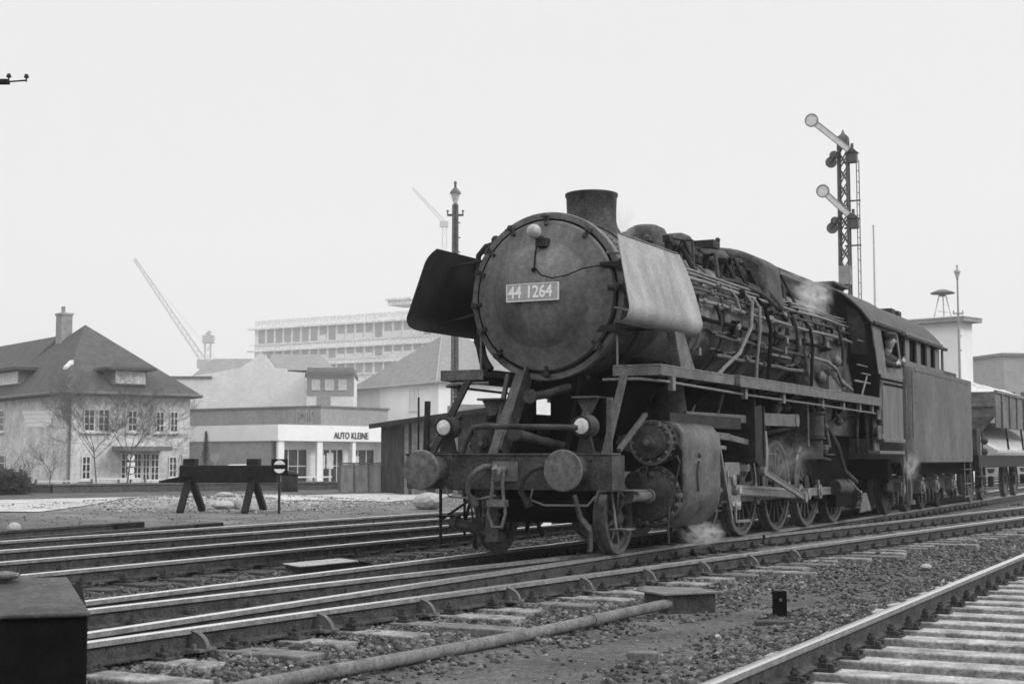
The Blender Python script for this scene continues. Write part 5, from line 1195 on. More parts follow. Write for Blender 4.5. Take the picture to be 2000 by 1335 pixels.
# stop sign
q = onz(545, 996, -.2); sg = thing('stop_signal_board', 'square black board with white disc and black bar on a thin post', 'sign', (q.x, q.y, hz(q.x, q.y)), TH - math.pi / 2 + R(8))
dd = depth(q.x, q.y); s = dd / FP; zc = zat(911, dd) - hz(q.x, q.y)
g = MB(); g.cyl((0, 0, 0), (0, 0, zc), 2.6 * s, n=8); g.build('post', 'iron', sg)
g = MB(); g.box(-16 * s, 16 * s, -.06, -.03, zc - 15 * s, zc + 15 * s); bd = g.build('board', 'iron_dark', sg)
for sgn in (1, -1):
    P = [(11.5 * s * math.cos(R(a)), zc + sgn * (12.5 * s * math.sin(R(a)))) for a in range(20, 161, 10)]
    MB().prism(P, 'y', -.072, -.06).build('white_segment', 'paint_white', bd)
# stones and slabs on the mound
def rock(name, label, p, r, sc, m, group=None, cat='stone', flat=False):
    vs = ICO * rng.uniform(.85, 1.15, (12, 1)); g = MB().add([(v[0] * r * sc[0], v[1] * r * sc[1], v[2] * r * sc[2]) for v in vs], [tuple(f) for f in ICF])
    o = g.build(name, m, None, smooth=False); o.location = p; md = o.modifiers.new('sub', 'SUBSURF'); md.levels = 1; md.render_levels = 1; md.subdivision_type = 'CATMULL_CLARK'
    o.rotation_euler.z = random.uniform(0, 3); return tag(o, label, cat, group)
for (px, py, r, sc, lab) in ((438, 977, .28, (1.3, 1, .4), 'pale flat stone slab on top of the rubble under the buffer stop'), (437, 985, .45, (1.3, 1, .4), 'wide pale slab lowest in the rubble under the buffer stop'), (466, 985, .22, (.7, .8, 1.2), 'upright pale stone beside the near leg of the buffer stop'), (377, 978, .25, (1.2, .7, .35), 'pale stone lying at the far leg of the buffer stop'), (513, 979, .13, (1, 1, 1.1), 'small white stone between the legs of the buffer stop'), (488, 990, .2, (1.3, .8, .5), 'grey stone just in front of the near leg of the buffer stop'),
                           (835, 985, .55, (1.5, .8, .7), 'large pale block of rubble at the end of the sandy mound near the engine')):
    q = onz(px, py, -.17); rock('stone', lab, (q.x, q.y, hz(q.x, q.y) + r * sc[2] * .5), r, sc, 'stone_pale', 'loose pale stones by the buffer stop')
for px, py, r, lab in ((463, 1072, .075, 'left one of two white stones between the rusty rails'), (479, 1069, .085, 'right one of two white stones between the rusty rails'), (28, 1028, .16, 'pale stone beside the dead end siding at the left edge')):
    q = onz(px, py, -.17); rock('stone', lab, (q.x, q.y, hz(q.x, q.y) + r * .6), r, (1.2, 1, .9), 'stone_pale', 'white stones among the tracks')
for px, py, r, lab in ((1720, 1252, .035, None), (1697, 1276, .05, None), (1742, 1127, .05, None), (1918, 983, .09, 'white stone lying against the rail below the tender'), (1808, 1108, .1, 'wide whitish stone on the cinders beyond the near track')):
    if lab:
        q = onz(px, py, -.2); rock('stone', lab, (q.x, q.y, hz(q.x, q.y) + r * .5), r, (1.4, 1, .6), 'stone_pale', 'white stones among the tracks')

# point machine box between the tracks, dark equipment case in the left foreground
q = onz(640, 1112, -.2); pm = thing('point_machine_box', 'low dark box with pale sloping lid between the rails and the rusty track', 'equipment box', (q.x, q.y, hz(q.x, q.y)), R(-33))
g = MB(); g.prism([(-.44, 0), (.46, 0), (.46, .1), (.3, .15), (-.44, .11)], 'y', -.24, .24); g.build('case', 'iron', pm, bevel=.01)
g = MB(); g.prism([(-.46, .113), (.28, .15), (.28, .165), (-.46, .128)], 'y', -.27, .27); g.build('lid', 'concrete_pale', pm, bevel=.006)
g = MB(); g.prism([(.29, .152), (.48, .105), (.48, .118), (.29, .167)], 'y', -.27, .27); g.build('end_lid', 'iron', pm, bevel=.006)
d = 6.6; fa = at(172, 1200, d); fz = hz(fa.x, fa.y)
eq = thing('equipment_case', 'large dark steel case with sloping lid standing closest to the camera', 'equipment case', (fa.x, fa.y, fz), TH - math.pi / 2 + R(18))
hh = zat(1198, d) - fz
g = MB(); g.prism([(0, 0), (.92, 0), (.92, hh + .05), (0, hh)], 'x', -1.1, 0); g.build('case_body', 'iron_dark', eq, bevel=.01)
zb = zat(1131, d + .86) - fz
g = MB(); vs = [(-1.12, -.02, hh - .012), (.01, -.02, hh - .012), (-.075, .85, zb), (-1.12, .85, zb), (-1.12, -.02, hh + .008), (.01, -.02, hh + .008), (-.075, .85, zb + .02), (-1.12, .85, zb + .02)]
g.add(vs, [(0, 3, 2, 1), (4, 5, 6, 7), (0, 1, 5, 4), (1, 2, 6, 5), (2, 3, 7, 6), (3, 0, 4, 7)]); g.build('lid', 'iron_dusty', eq, bevel=.008)
q = at(10, 1128, d + .6); rock('stone', 'lumpy grey stone resting on the lid of the dark steel case', (q.x, q.y, q.z + .01), .07, (1.6, 1, .5), 'concrete')

# cable pipe and its junction box
pp = thing('cable_pipe', 'long grey pipe lying on the cinders along the turnout', 'pipe', (-6, -2.6, -.2))
A = onz(545, 1342, -.2) - pp.location; Bq = onz(1385, 1168, -.2) - pp.location; pts_ = []
A = A + (A - Bq) * .35
for i in range(15):
    t = i / 14; p_ = A.lerp(Bq, t); pts_.append((p_.x, p_.y + .05 * math.sin(t * 5) * (1 - t) * t * 3, .02 + .012 * math.sin(t * 9)))
MB().tube(pts_, .045, 14).build('pipe', 'concrete', pp); c = Vector(pts_[10]); dxy = (Vector(pts_[11]) - c).normalized()
MB().cyl(c, c + dxy * .14, .052, n=14).build('pipe_collar', 'concrete', pp)
q = onz(1398, 1182, -.2); jb = thing('cable_box', 'low steel junction box with flat pale lid at the end of the pipe', 'junction box', (q.x, q.y, hz(q.x, q.y)), R(-40))
g = MB(); g.box(-.5, .0, 0.0, .42, -.05, .17); g.build('box_body', 'iron_dusty', jb, bevel=.008); g = MB(); g.box(-.56, .04, -.04, .46, .172, .19); g.build('lid', 'concrete', jb, bevel=.004)
q = onz(1523, 1205, -.24); pt = thing('marker_post', 'short dark stump post beside a buried sleeper end in the cinders', 'marker post', (q.x, q.y, hz(q.x, q.y)), TH - math.pi / 2)
g = MB(); g.box(-.055, .055, -.05, .05, -.05, .215); g.build('post', 'iron_dark', pt, bevel=.008); g = MB(); g.box(-.012, .012, -.056, -.05, .13, .155); g.build('post_mark', 'concrete', pt)
q = onz(1515, 1219, -.24); o = MB().box(-.17, .16, -.06, .06, -.03, .035).build('timber_block', 'sleeper_dark', None, bevel=.01); o.location = (q.x, q.y, hz(q.x, q.y)); o.rotation_euler.z = TH - math.pi / 2 + .05; tag(o, 'buried dark sleeper end directly in front of the stump post', 'timber block')
q = onz(1258, 1294, -.24); o = MB().box(-.11, .10, -.05, .05, -.03, .075).build('timber_block', 'sleeper_wood', None, bevel=.012); o.location = (q.x, q.y, hz(q.x, q.y)); o.rotation_euler.z = TH - math.pi / 2 - .05; tag(o, 'small dark block lying alone on the bare cinders', 'timber block')
q = onz(1067, 1040, -.2); vs = [(-.13, -.08, .0), (.06, -.1, .05), (.12, .05, .22), (.02, .03, .2), (-.1, .0, .10)]
o = MB().add(vs, [(0, 1, 4), (1, 2, 3), (1, 3, 4)]).build('paper_scrap', 'paper', None, smooth=False, recalc=False); o.location = (q.x, q.y, hz(q.x, q.y) + .03); o.rotation_euler.z = TH - 1.57; sol = o.modifiers.new('s', 'SOLIDIFY'); sol.thickness = .004; tag(o, 'crumpled white paper scrap lying beyond the engine between its wheels', 'paper scrap')
for px, py, ln, rz_, lab in ((752, 1066, 1.1, .2, 'weathered plank lying behind the point machine box'), (700, 1078, .8, .05, 'short plank nearest the point machine box'), (880, 1060, .9, .1, 'thin plank lying just left of the engine guard irons')):
    q = onz(px, py, -.2); o = MB().box(-ln / 2, ln / 2, -.06, .06, 0, .03).build('plank', 'sleeper_pale', None, bevel=.006); o.location = (q.x, q.y, hz(q.x, q.y) + .025); o.rotation_euler = (0, .02, rz_); tag(o, lab, 'plank', 'planks left beside the track')

for o in list(bpy.data.objects):
    if o.name.split('.')[0] in ('lamp_hood', 'step_iron', 'lid_'): explode(o)
# ------------------------------------------------------------------ town beyond the yard: each building stands at its own distance, near corner = root
class Bld:
    def __init__(s, name, label, px, d, A, zg, cat='building', group=None):
        s.d = d; s.A = R(A); s.zg = zg; s.u0 = uat(px, 860, d)
        p = at(px, 860, d); s.rz = TH - math.pi / 2 + s.A
        s.o = thing(name, label, cat, (p.x, p.y, zg), s.rz, group)
    def tx(s, px, py=860):                                      # distance along the right hand face
        k = uat(px, py, 1.0); return (k * s.d - s.u0) / (math.cos(s.A) - k * math.sin(s.A))
    def ty(s, px, py=860):                                      # distance along the left hand face
        k = uat(px, py, 1.0); return (k * s.d - s.u0) / (-math.sin(s.A) - k * math.cos(s.A))
    def zx(s, t, py): return zat(py, s.d + t * math.sin(s.A)) - s.zg
    def zy(s, t, py): return zat(py, s.d + t * math.cos(s.A)) - s.zg
    def z(s, py): return zat(py, s.d) - s.zg
def window(par, face, t0, t1, z0, z1, nx=2, nz=2, glass='glass_dark', frame='frame_white', off=0.0, name='window', sill=True, fw=.07):
    """face 'x': lies in the plane y=-off ; face 'y': lies in the plane x=-off"""
    def bx(g, a0, a1, b0, b1, e0, e1):
        if face == 'x': g.box(a0, a1, -off - e1, -off - e0, b0, b1)
        else: g.box(-off - e1, -off - e0, a0, a1, b0, b1)
    g = MB(); bx(g, t0, t1, z0, z0 + fw, .0, .07); bx(g, t0, t1, z1 - fw, z1, .0, .07); bx(g, t0, t0 + fw, z0 + fw, z1 - fw, .0, .07); bx(g, t1 - fw, t1, z0 + fw, z1 - fw, .0, .07)
    for i in range(1, nx): a = t0 + (t1 - t0) * i / nx; bx(g, a - .03, a + .03, z0 + fw, z1 - fw, .01, .06)
    for i in range(1, nz): b_ = z0 + (z1 - z0) * i / nz; bx(g, t0 + fw, t1 - fw, b_ - .025, b_ + .025, .012, .055)
    if sill: bx(g, t0 - .12, t1 + .12, z0 - .12, z0, .0, .16)
    f = g.build(name, frame, par, smooth=False)
    g = MB(); bx(g, t0 + fw * .9, t1 - fw * .9, z0 + fw * .9, z1 - fw * .9, .005, .025); g.build('pane', glass, f, smooth=False)
    return f
def hip_roof(Lx, Ly, z0, apx, apy, zr, ov, rx0=None):
    return None
ZG = -.9
# --- villa at the left
b = Bld('house', 'two storey hipped villa with dormers and tall chimney behind the dark bush', 130, 88, 38, ZG); o = b.o
Lx = b.tx(370); Ly = 15.2; ze = b.z(765)
MB().box(0, Lx, 0, Ly, 0, ze).build('wall', 'house_wall_pale', o, smooth=False)
g = MB(); YW = 42; g.box(.25, Lx - .5, Ly, YW, 0, ze - .02); g.build('side_wing', mat('wing_wall', .3, .42, rough=.9, scale=.8, detail=9), o, smooth=False)
ov = .55; zr = zat(634, b.d + Lx / 2 * math.sin(b.A) + Ly / 2 * math.cos(b.A)) - ZG
vs = [(-ov, -ov, ze), (Lx + ov, -ov, ze), (Lx + ov, Ly + ov, ze), (-ov, Ly + ov, ze), (Lx / 2, Ly / 2, zr), (-ov, -ov, ze - .18), (Lx + ov, -ov, ze - .18), (Lx + ov, Ly + ov, ze - .18), (-ov, Ly + ov, ze - .18)]
rf = MB().add(vs, [(0, 1, 4), (1, 2, 4), (2, 3, 4), (3, 0, 4), (0, 5, 6, 1), (1, 6, 7, 2), (2, 7, 8, 3), (3, 8, 5, 0), (5, 8, 7, 6)]).build('roof', 'roof_tile', o, smooth=False)
zw = zat(673, b.d + 20) - ZG
MB().prism([(-ov + .1, ze), (Lx - .2, ze), (Lx * .5, zw)], 'y', Ly - 3, YW).build('wing_roof', 'roof_tile', o, smooth=False)
g = MB(); g.tube([(-ov - .05, -ov, ze - .05), (-ov - .05, YW, ze - .05)], .1, 6); g.tube([(-ov, -ov - .05, ze - .05), (Lx + ov, -ov - .05, ze - .05)], .1, 6); g.tube([(.15, -.12, 0), (.15, -.12, ze)], .07, 6); g.build('gutter', 'roof_mid', o)
# chimney on the left slope
xc_ = Lx * .36 + .37; kk = uat(125, 640, 1.0); cy_ = (b.u0 + xc_ * math.cos(b.A) - kk * b.d - kk * xc_ * math.sin(b.A)) / (math.sin(b.A) + kk * math.cos(b.A))
g = MB(); zc0 = zw - 1.5; zc1 = zat(616, b.d + xc_ * math.sin(b.A) + cy_ * math.cos(b.A)) - ZG
ch = g.box(Lx * .36, Lx * .36 + .75, cy_ - .5, cy_ + .5, zc0, zc1).build('chimney', mat('brick_pale', .22, .34, rough=.9, scale=3, detail=8), rf, smooth=False)
MB().box(Lx * .36 - .06, Lx * .36 + .81, cy_ - .56, cy_ + .56, zc1, zc1 + .14).cyl((Lx * .36 + .3, cy_, zc1 + .1), (Lx * .36 + .3, cy_, zc1 + .6), .14, n=8).build('chimney_cap', 'brick_pale', ch, smooth=False) if False else MB().box(Lx * .36 - .06, Lx * .36 + .81, cy_ - .56, cy_ + .56, zc1, zc1 + .14).cyl((Lx * .36 + .3, cy_, zc1 + .1), (Lx * .36 + .3, cy_, zc1 + .6), .14, n=8).build('chimney_cap', mat('brick_pale', .22), ch, smooth=False)
def dormer(face, t0, t1, z0, z1, back):
    g = MB(); e = ov * .2
    if face == 'x': g.box(t0, t1, e, back, z0, z1)
    else: g.box(e, back, t0, t1, z0, z1)
    dm = g.build('dormer', 'roof_mid', rf, smooth=False)
    g = MB()
    if face == 'x': g.box(t0 - .5, t1 + .5, e - .45, back, z1, z1 + .18)
    else: g.box(e - .45, back, t0 - .5, t1 + .5, z1, z1 + .18)
    g.build('dormer_roof', 'roof_tile', dm, smooth=False)
    window(dm, face, t0 + .1, t1 - .1, z0 + .1, z1 - .08, 4, 1, glass='curtain', off=-e, sill=False, name='dormer_window')
t0, t1 = b.tx(221), b.tx(285); dormer('x', t0, t1, b.zx(t0, 751), b.zx(t0, 722), 4.2)
t0, t1 = b.ty(30), b.ty(-25); dormer('y', t0, t1, b.zy(t0, 751), b.zy(t0, 722), 4.2)
sl = (zr - ze) / (Lx / 2 + ov); ty0 = b.ty(96); yk = .9
q = MB(); zz0 = ze + sl * (yk + ov); q.add([(yk, ty0 - .35, zz0 + .16), (yk, ty0 + .35, zz0 + .16), (yk + .4, ty0 + .35, zz0 + .16 + sl * .4), (yk + .4, ty0 - .35, zz0 + .16 + sl * .4), (yk, ty0 - .35, zz0 - .1), (yk, ty0 + .35, zz0 - .1), (yk + .4, ty0 + .35, zz0 - .1 + sl * .4), (yk + .4, ty0 - .35, zz0 - .1 + sl * .4)], [(0, 1, 2, 3), (4, 7, 6, 5), (0, 4, 5, 1), (1, 5, 6, 2), (2, 6, 7, 3), (3, 7, 4, 0)])
q.build('skylight', 'paint_white', rf, smooth=False)
for a, c, p0, p1 in ((162, 184, 798, 842), (190, 213, 798, 842), (248, 267, 801, 842), (303, 320, 803, 844), (331, 347, 803, 844), (160, 178, 890, 936), (330, 346, 891, 932)):
    t0, t1 = b.tx(a), b.tx(c); window(o, 'x', t0, t1, b.zx(t0, p1), b.zx(t0, p0), 2, 3, off=.0)
t0, t1 = b.ty(9), b.ty(-12); window(o, 'y', t0, t1, b.zy(t0, 842), b.zy(t0, 800), 2, 3)
t0, t1 = b.ty(12), b.ty(-10); window(o, 'y', t0, t1, b.zy(t0, 936), b.zy(t0, 888), 2, 3)
g = MB(); t0, t1 = b.tx(219), b.tx(315); zc = b.zx(t0, 880); g.box(t0, t1, -1.6, 0, zc, zc + .28); pc = g.build('porch', 'roof_mid', o, smooth=False)
for a, c in ((236, 255), (257, 274), (275, 290), (291, 308)):
    p, q_ = b.tx(a), b.tx(c); window(pc, 'x', p, q_, b.zx(p, 938), b.zx(p, 884), 2, 4, off=.25 if a > 240 else .02, name='porch_window', glass='glass_dark' if a < 240 else 'glass_dark')
g = MB(); g.box(b.tx(256), b.tx(309), -.25, 0, 0, zc); g.build('porch_bay', 'house_wall_pale', pc, smooth=False)
g = MB(); t0 = b.ty(104); 
for i, (pa, pb_, py) in enumerate(((104, 42, 805), (103, 46, 813), (99, 48, 821), (96, 51, 829))):   # painted lettering, unreadable at this distance
    ya, yb = b.ty(pa), b.ty(pb_); y = ya
    while y < yb:
        l = random.uniform(.12, .28); zz = b.zy(y, py); g.box(-.015, -.004, y, min(y + l, yb), zz - .11, zz + .11); y += l + .04
tag(g.build('painted_lettering', 'text_white', o, smooth=False), kind='stuff')
# vertical sign beside the porch
qx = b.tx(228); vsg = thing('shop_sign', 'narrow upright sign of stacked white shapes left of the villa porch', 'sign', o.matrix_basis @ Vector((qx, -2.2, 0)), b.rz)
MB().cyl((0, 0, 0), (0, 0, b.zx(qx, 888)), .05, n=8).build('sign_post', 'iron', vsg)
for py, kind in ((893, 0), (906, 1), (918, 0), (930, 1)):
    zz = b.zx(qx, py); g = MB()
    if kind: g.box(-.22, .22, -.1, .1, zz - .12, zz + .12)
    else: g.lathe([(.19, -.1), (.19, .1)], (0, 0, zz), (0, 1, 0), 20)
    g.build('sign_panel', 'paint_white', vsg)
# garden fence rails before the villa
fw_ = thing('garden_fence', 'low white rail garden fence in front of the villa', 'fence', o.matrix_basis @ Vector((0, -6, 0)), b.rz)
g = MB(); h = MB()
for x in np.arange(-4, 14, 1.6): MB().box(x - .05, x + .05, -.05, .05, 0, .85).build('post', 'concrete', fw_, smooth=False)
for k, x in enumerate(np.arange(-4, 12.5, 3.2)): MB().box(x + .1, x + 2.9, -.07, -.05, .72 + .1 * (k % 2), .80 + .1 * (k % 2)).build('fence_rail', 'paint_white', fw_, smooth=False)

# --- car dealer with white fascia
b = Bld('car_showroom', 'flat roofed car showroom with lettered white fascia and glazed shop front', 543, 95, 50, ZG); o = b.o
L1, W1 = b.tx(782), b.ty(366); zt = b.z(828); zb = b.z(860); rec = .9
tp0 = b.ty(536)
MB().box(0, L1, 0, W1, zb, zt).build('fascia', 'wall_white', o, smooth=False)
MB().box(.12, .3, .8, W1 - .1, 0, zb).build('side_wall', 'wall_grey', o, smooth=False)
MB().box(rec, L1 - .2, rec + .05, 7, 0, zb).build('shop_wall', 'wall_mid', o, smooth=False)
for a, c in ((543, 559), (619, 634), (689, 698)):
    t0, t1 = b.tx(a), b.tx(c); MB().box(t0 + (t1 - t0) * .2, t1 - (t1 - t0) * .1, .1, .3, 0, zb).build('pillar', 'wall_white', o, smooth=False)
t0 = b.tx(752); MB().box(t0, L1 - .05, .1, rec + .04, 0, zb).build('end_wall', 'wall_white', o, smooth=False)
for a, c in ((562, 618), (636, 662), (663, 688), (700, 749)):
    t0, t1 = b.tx(a), b.tx(c); window(o, 'x', t0, t1, .35, zb - .5, 3 if c - a > 30 else 2, 2, off=-(rec + .04), name='shop_window', sill=False)
for a, c, p0, p1 in ((640, 652, 888, 915), (655, 668, 884, 915), (705, 718, 890, 915)):
    t0, t1 = b.tx(a), b.tx(c); MB().box(t0, t1, rec - .06, rec - .05, b.zx(t0, p1), b.zx(t0, p0)).build('poster', 'curtain', o, smooth=False)
t0, t1 = b.tx(652), b.tx(719); hgt = b.zx(t0, 843) - b.zx(t0, 857)
mwt = Matrix.Translation(((t0 + t1) / 2, -.03, (b.zx((t0 + t1) / 2, 851)))) @ Matrix.Rotation(R(90), 4, 'X')
tx_ = text_mesh('fascia_lettering', 'AUTO KLEINE', hgt * 1.3, 'iron_dusty', o, mwt, extrude=.02, bold=.004)
wdt = max(v.co.x for v in tx_.data.vertices) - min(v.co.x for v in tx_.data.vertices); cx_ = (t0 + t1) / 2
for v in tx_.data.vertices: v.co.x = cx_ + (v.co.x - cx_) * (t1 - t0) / wdt
t0, t1 = b.tx(744), b.tx(758); MB().box(t0, t1, -.02, -.005, b.zx(t0, 856), b.zx(t0, 845)).build('fascia_panel', 'wall_mid', o, smooth=False)
# rooftop letters (illegible) and upper hall
g = MB(); t0, t1 = b.tx(634), b.tx(680); zz0 = b.zx(t0, 822); zz1 = b.zx(t0, 797); dl = (t1 - t0) / 5
for i in range(5):
    x0 = t0 + dl * i
    if i == 1: g.lathe([(dl * .48, -.05), (dl * .48, .05), (dl * .30, .05), (dl * .30, -.05)], (x0 + dl * .5, 3, (zz0 + zz1) / 2), (0, 1, 0), 20)
    else:
        g.box(x0 + dl * .1, x0 + dl * .25, 2.95, 3.05, zz0, zz1)
        if i in (0, 2, 3): g.box(x0 + dl * .25, x0 + dl * .75, 2.95, 3.05, zz1 - .15, zz1); g.box(x0 + dl * .7, x0 + dl * .85, 2.95, 3.05, zz0 + (.5 if i == 3 else 0), zz1)
g.box(t0, t1, 2.93, 3.0, zz0 - .1, zz0); g.cyl((t0 + .4, 3, zt), (t0 + .4, 3, zz1), .05, n=6); g.cyl((t1 - .4, 3, zt), (t1 - .4, 3, zz1), .05, n=6)
g.build('roof_letters', 'roof_mid', o, smooth=False)
b2 = Bld('workshop_hall', 'dark flat roofed workshop hall rising behind the white showroom fascia', 626, 112, 55, ZG); W2 = b2.ty(366); z2 = b2.z(795)
MB().box(0, 8, 0, W2, 0, z2).build('wall', 'wall_grey', b2.o, smooth=False); MB().box(-.1, 8.1, -.1, W2 + .1, z2, z2 + .15).build('roof_edge', 'roof_mid', b2.o, smooth=False)

# --- big pale party wall with a ragged gable, houses behind it
b = Bld('gable_house', 'large blank pale gable wall rising behind the workshop hall', 622, 132, 3, ZG); o = b.o
pg = [(412, 729), (468, 718.5), (495, 701.6), (508.6, 688), (518.7, 695), (535.5, 718.5), (559, 720), (561, 725), (594.5, 727), (596, 759), (599.6, 772), (620, 774), (621.5, 840), (345, 840), (345, 738)]
MB().prism([(b.tx(x, y), b.z(y)) for x, y in pg], 'y', .0, .5).build('gable_wall', 'wall_mid', o, smooth=False)
MB().box(b.tx(345), 0, .5, 9, 0, b.z(775)).build('house_body', 'wall_mid', o, smooth=False)
P = [(b.tx(370, 735), b.z(736)), (b.tx(412, 704), b.z(703)), (b.tx(492, 698), b.z(697)), (b.tx(480, 715), b.z(716))]
zA, zB = b.z(737), zat(700, b.d + 6) - ZG
g = MB(); x0, x1, x2 = b.tx(366), b.tx(488), b.tx(425); g.add([(x0, .6, zA), (x1, .6, zA), (x1, 6.6, zB), (x2 - 1.5, 6.6, zB), (x0, 12, zA), (x1, 12, zA)], [(0, 1, 2, 3), (0, 3, 4), (1, 5, 2), (4, 3, 2, 5), (0, 4, 5, 1)]); g.build('roof', 'roof_tile_pale', o, smooth=False)
g = MB(); x0, x1 = b.tx(512), b.tx(655); zA2, zB2 = b.z(722), zat(691, b.d + 6) - ZG; xr = b.tx(612)
g.add([(x0, .6, zA2), (x1, .6, zA2), (xr, 6.6, zB2), (x0, 6.6, zB2), (x1, 12, zA2), (x0, 12, zA2)], [(0, 1, 2, 3), (1, 4, 2), (4, 5, 3, 2), (0, 3, 5), (0, 5, 4, 1)]); g.build('rear_roof', 'roof_tile_pale', o, smooth=False)
g = MB(); xa, xb = b.tx(334), b.tx(412); g.box(xa, xb, .1, 8, 0, b.z(740)); g.build('annex', 'wall_mid', o, smooth=False)
MB().box(xa - .2, xb, -.1, .5, b.z(740), b.z(735)).build('annex_gutter', 'roof_mid', o, smooth=False)
b = Bld('row_house', 'small house with dark cornice and three pale upper windows', 690, 128, 4, ZG); o = b.o
x0 = b.tx(598); MB().box(x0, 0, 0, 8, 0, b.z(731)).build('wall', 'wall_mid', o, smooth=False); MB().box(x0 - .1, .1, -.35, 8, b.z(733), b.z(726)).build('cornice', 'roof_mid', o, smooth=False); MB().box(x0 - .02, .02, -.06, 0, b.z(772), b.z(736)).build('window_band', 'wall_grey', o, smooth=False)
MB().box(x0, 0, .1, 8, b.z(726), b.z(718)).build('roof', 'roof_tile_pale', o, smooth=False)
for a, c in ((608, 624), (634, 651), (660, 676)):
    t0, t1 = b.tx(a), b.tx(c); window(o, 'x', t0, t1, b.z(762), b.z(741), 2, 1, glass='curtain', off=.06, sill=False)
t0, t1 = b.tx(618), b.tx(645); MB().box(t0, t1, -.05, 0, b.z(790), b.z(774)).build('shop_sign_board', 'wall_grey', o, smooth=False)

# --- hipped house in the middle
b = Bld('hipped_house', 'pale house with steep pyramid roof rising beyond the dark shed', 856, 128, 32, ZG); o = b.o
Lx, Ly = 13.5, b.ty(692); ze = b.z(746)
MB().box(0, Lx, 0, Ly, 0, ze).build('wall', 'wall_white', o, smooth=False)
zr = zat(652, b.d + 8) - ZG; ov = .5; cxp = 5.2; cyp = Ly * .5
vs = [(-ov, -ov, ze), (Lx + ov, -ov, ze), (Lx + ov, Ly + ov, ze), (-ov, Ly + ov, ze), (cxp - .2, cyp, zr), (cxp + 2.2, cyp, zr)]
rfm = MB().add(vs, [(0, 1, 5, 4), (1, 2, 5), (2, 3, 4, 5), (3, 0, 4), (0, 3, 2, 1)]).build('roof', 'roof_tile_pale', o, smooth=False)
g = MB(); g.tube([(-ov, -ov, ze - .05), (-ov, Ly + ov, ze - .05)], .12, 6); g.tube([(-ov, -ov, ze + .02), (cxp - .2, cyp, zr + .02)], .07, 6); g.build('hip_tiles', 'wall_grey', rfm)
for a, c, p0, p1 in ((722, 740, 762, 800), (800, 818, 760, 800)):
    t0, t1 = b.ty(c), b.ty(a); window(o, 'y', t0, t1, b.zy(t0, p1), b.zy(t0, p0), 2, 2, glass='wall_mid')
# --- office block far behind
b = Bld('office_block', 'large pale office block with rows of windows in the haze', 905, 420, 57, -1.5); o = b.o
Ly = b.ty(497, 700); zr = b.zy(Ly, 627)
MB().box(0, 22, 0, Ly, 0, zr).build('wall', 'office_wall', o, smooth=False)
for py0, py1, nm in ((645, 672, 0), (688, 706, 1), (718, 736, 2)):
    z0, z1 = b.zy(Ly, py1), b.zy(Ly, py0)
    for i in range(22):
        t0 = .8 + (Ly - 1.6) * i / 22; t1 = t0 + (Ly - 1.6) / 22 * .74
        w_ = MB().box(-.12, .0, t0, t1, z0, z1).build('window', 'glass_hazed', o, smooth=False)
        if nm < 2 and i < 15 and i % 5 != 3: MB().box(-.2, -.13, t0, t1, z0 + .02, z0 + (z1 - z0) * .38).build('window_panel', 'paint_white', w_, smooth=False)
    MB().box(-1.1, .0, -1, Ly + 2.2, z1, z1 + .55).build('slab_edge', 'office_wall', o, smooth=False)
    MB().box(-.5, .0, -1, Ly + 1.8, z0 - .5, z0 - .15).build('sill_band', 'office_wall', o, smooth=False)
ph = Bld('roof_pavilion', 'small pale rooftop pavilion standing on the office block', 800, 412, 57, 0)
ph.o.location.z = zr - 1.5; yy = ph.ty(757, 600); MB().box(0, 8, 0, yy, 0, zat(584, 412) - zr + 1.5).build('pavilion_wall', 'office_wall', ph.o, smooth=False); MB().box(-.6, 8.6, -.6, yy + .6, zat(584, 412) - zr + 1.5, zat(580, 412) - zr + 1.5).build('pavilion_roof', 'office_wall', ph.o, smooth=False)
# --- dark shed just across the yard
b = Bld('shed', 'dark boarded shed with overhanging lean-to roof beside the engine front', 985, 58, 14, -.45); o = b.o
x0 = b.tx(783); g = MB(); zl, zr_ = b.z(822), b.z(793)
MB().prism([(x0, 0), (0, 0), (0, zr_), (x0, zl)], 'y', 0, 5).build('wall', 'shed_wood', o, smooth=False)
k = (zr_ - zl) / -x0
MB().prism([(x0 - .45, zl - .22), (.3, zr_ - .1), (.3, zr_ + .1), (x0 - .45, zl - .02)], 'y', -.5, 5.5).build('roof', 'shed_roof', o, smooth=False)
rnd = random.Random(3); x = x0; 
while x < -.1:
    w_ = rnd.uniform(.12, .2); sh = zl + (x - x0) * k - .15; MB().box(x, x + w_ - .012, -.035 - rnd.uniform(0, .01), -.001, .05, sh).build('board', 'shed_wood_pale' if .35 < x - x0 < .95 or rnd.random() < .12 else 'shed_wood', o, smooth=False); x += w_
g = MB(); g.box(b.tx(903), b.tx(972), 1, 3, b.z(803), b.z(788)); g.build('low_rear_roof', 'wall_grey', o, smooth=False)  # box standing for another low roof behind the shed
# --- board fence / bin store left of the shed
b = Bld('board_fence', 'weathered grey panel fence with dark coping next to the dark shed', 777, 62, 8, -.5, cat='fence'); o = b.o
x0 = b.tx(664); zt = b.z(907); n_ = 4
for i in range(n_):
    a = x0 - x0 * i / n_; c = x0 - x0 * (i + 1) / n_; MB().box(a + .03, c - .03, 0, .08, .02, zt).build('fence_panel', mat('panel_grey', .26, .46, rough=.9, scale=3, detail=8, streak=True), o, smooth=False); MB().box(a - .05, a + .03, -.04, .12, 0, zt + .02).build('fence_post', 'shed_wood_pale', o, smooth=False)
MB().box(x0 - .1, .05, -.06, .14, zt + .021, zt + .09).build('coping', 'roof_mid', o, smooth=False)
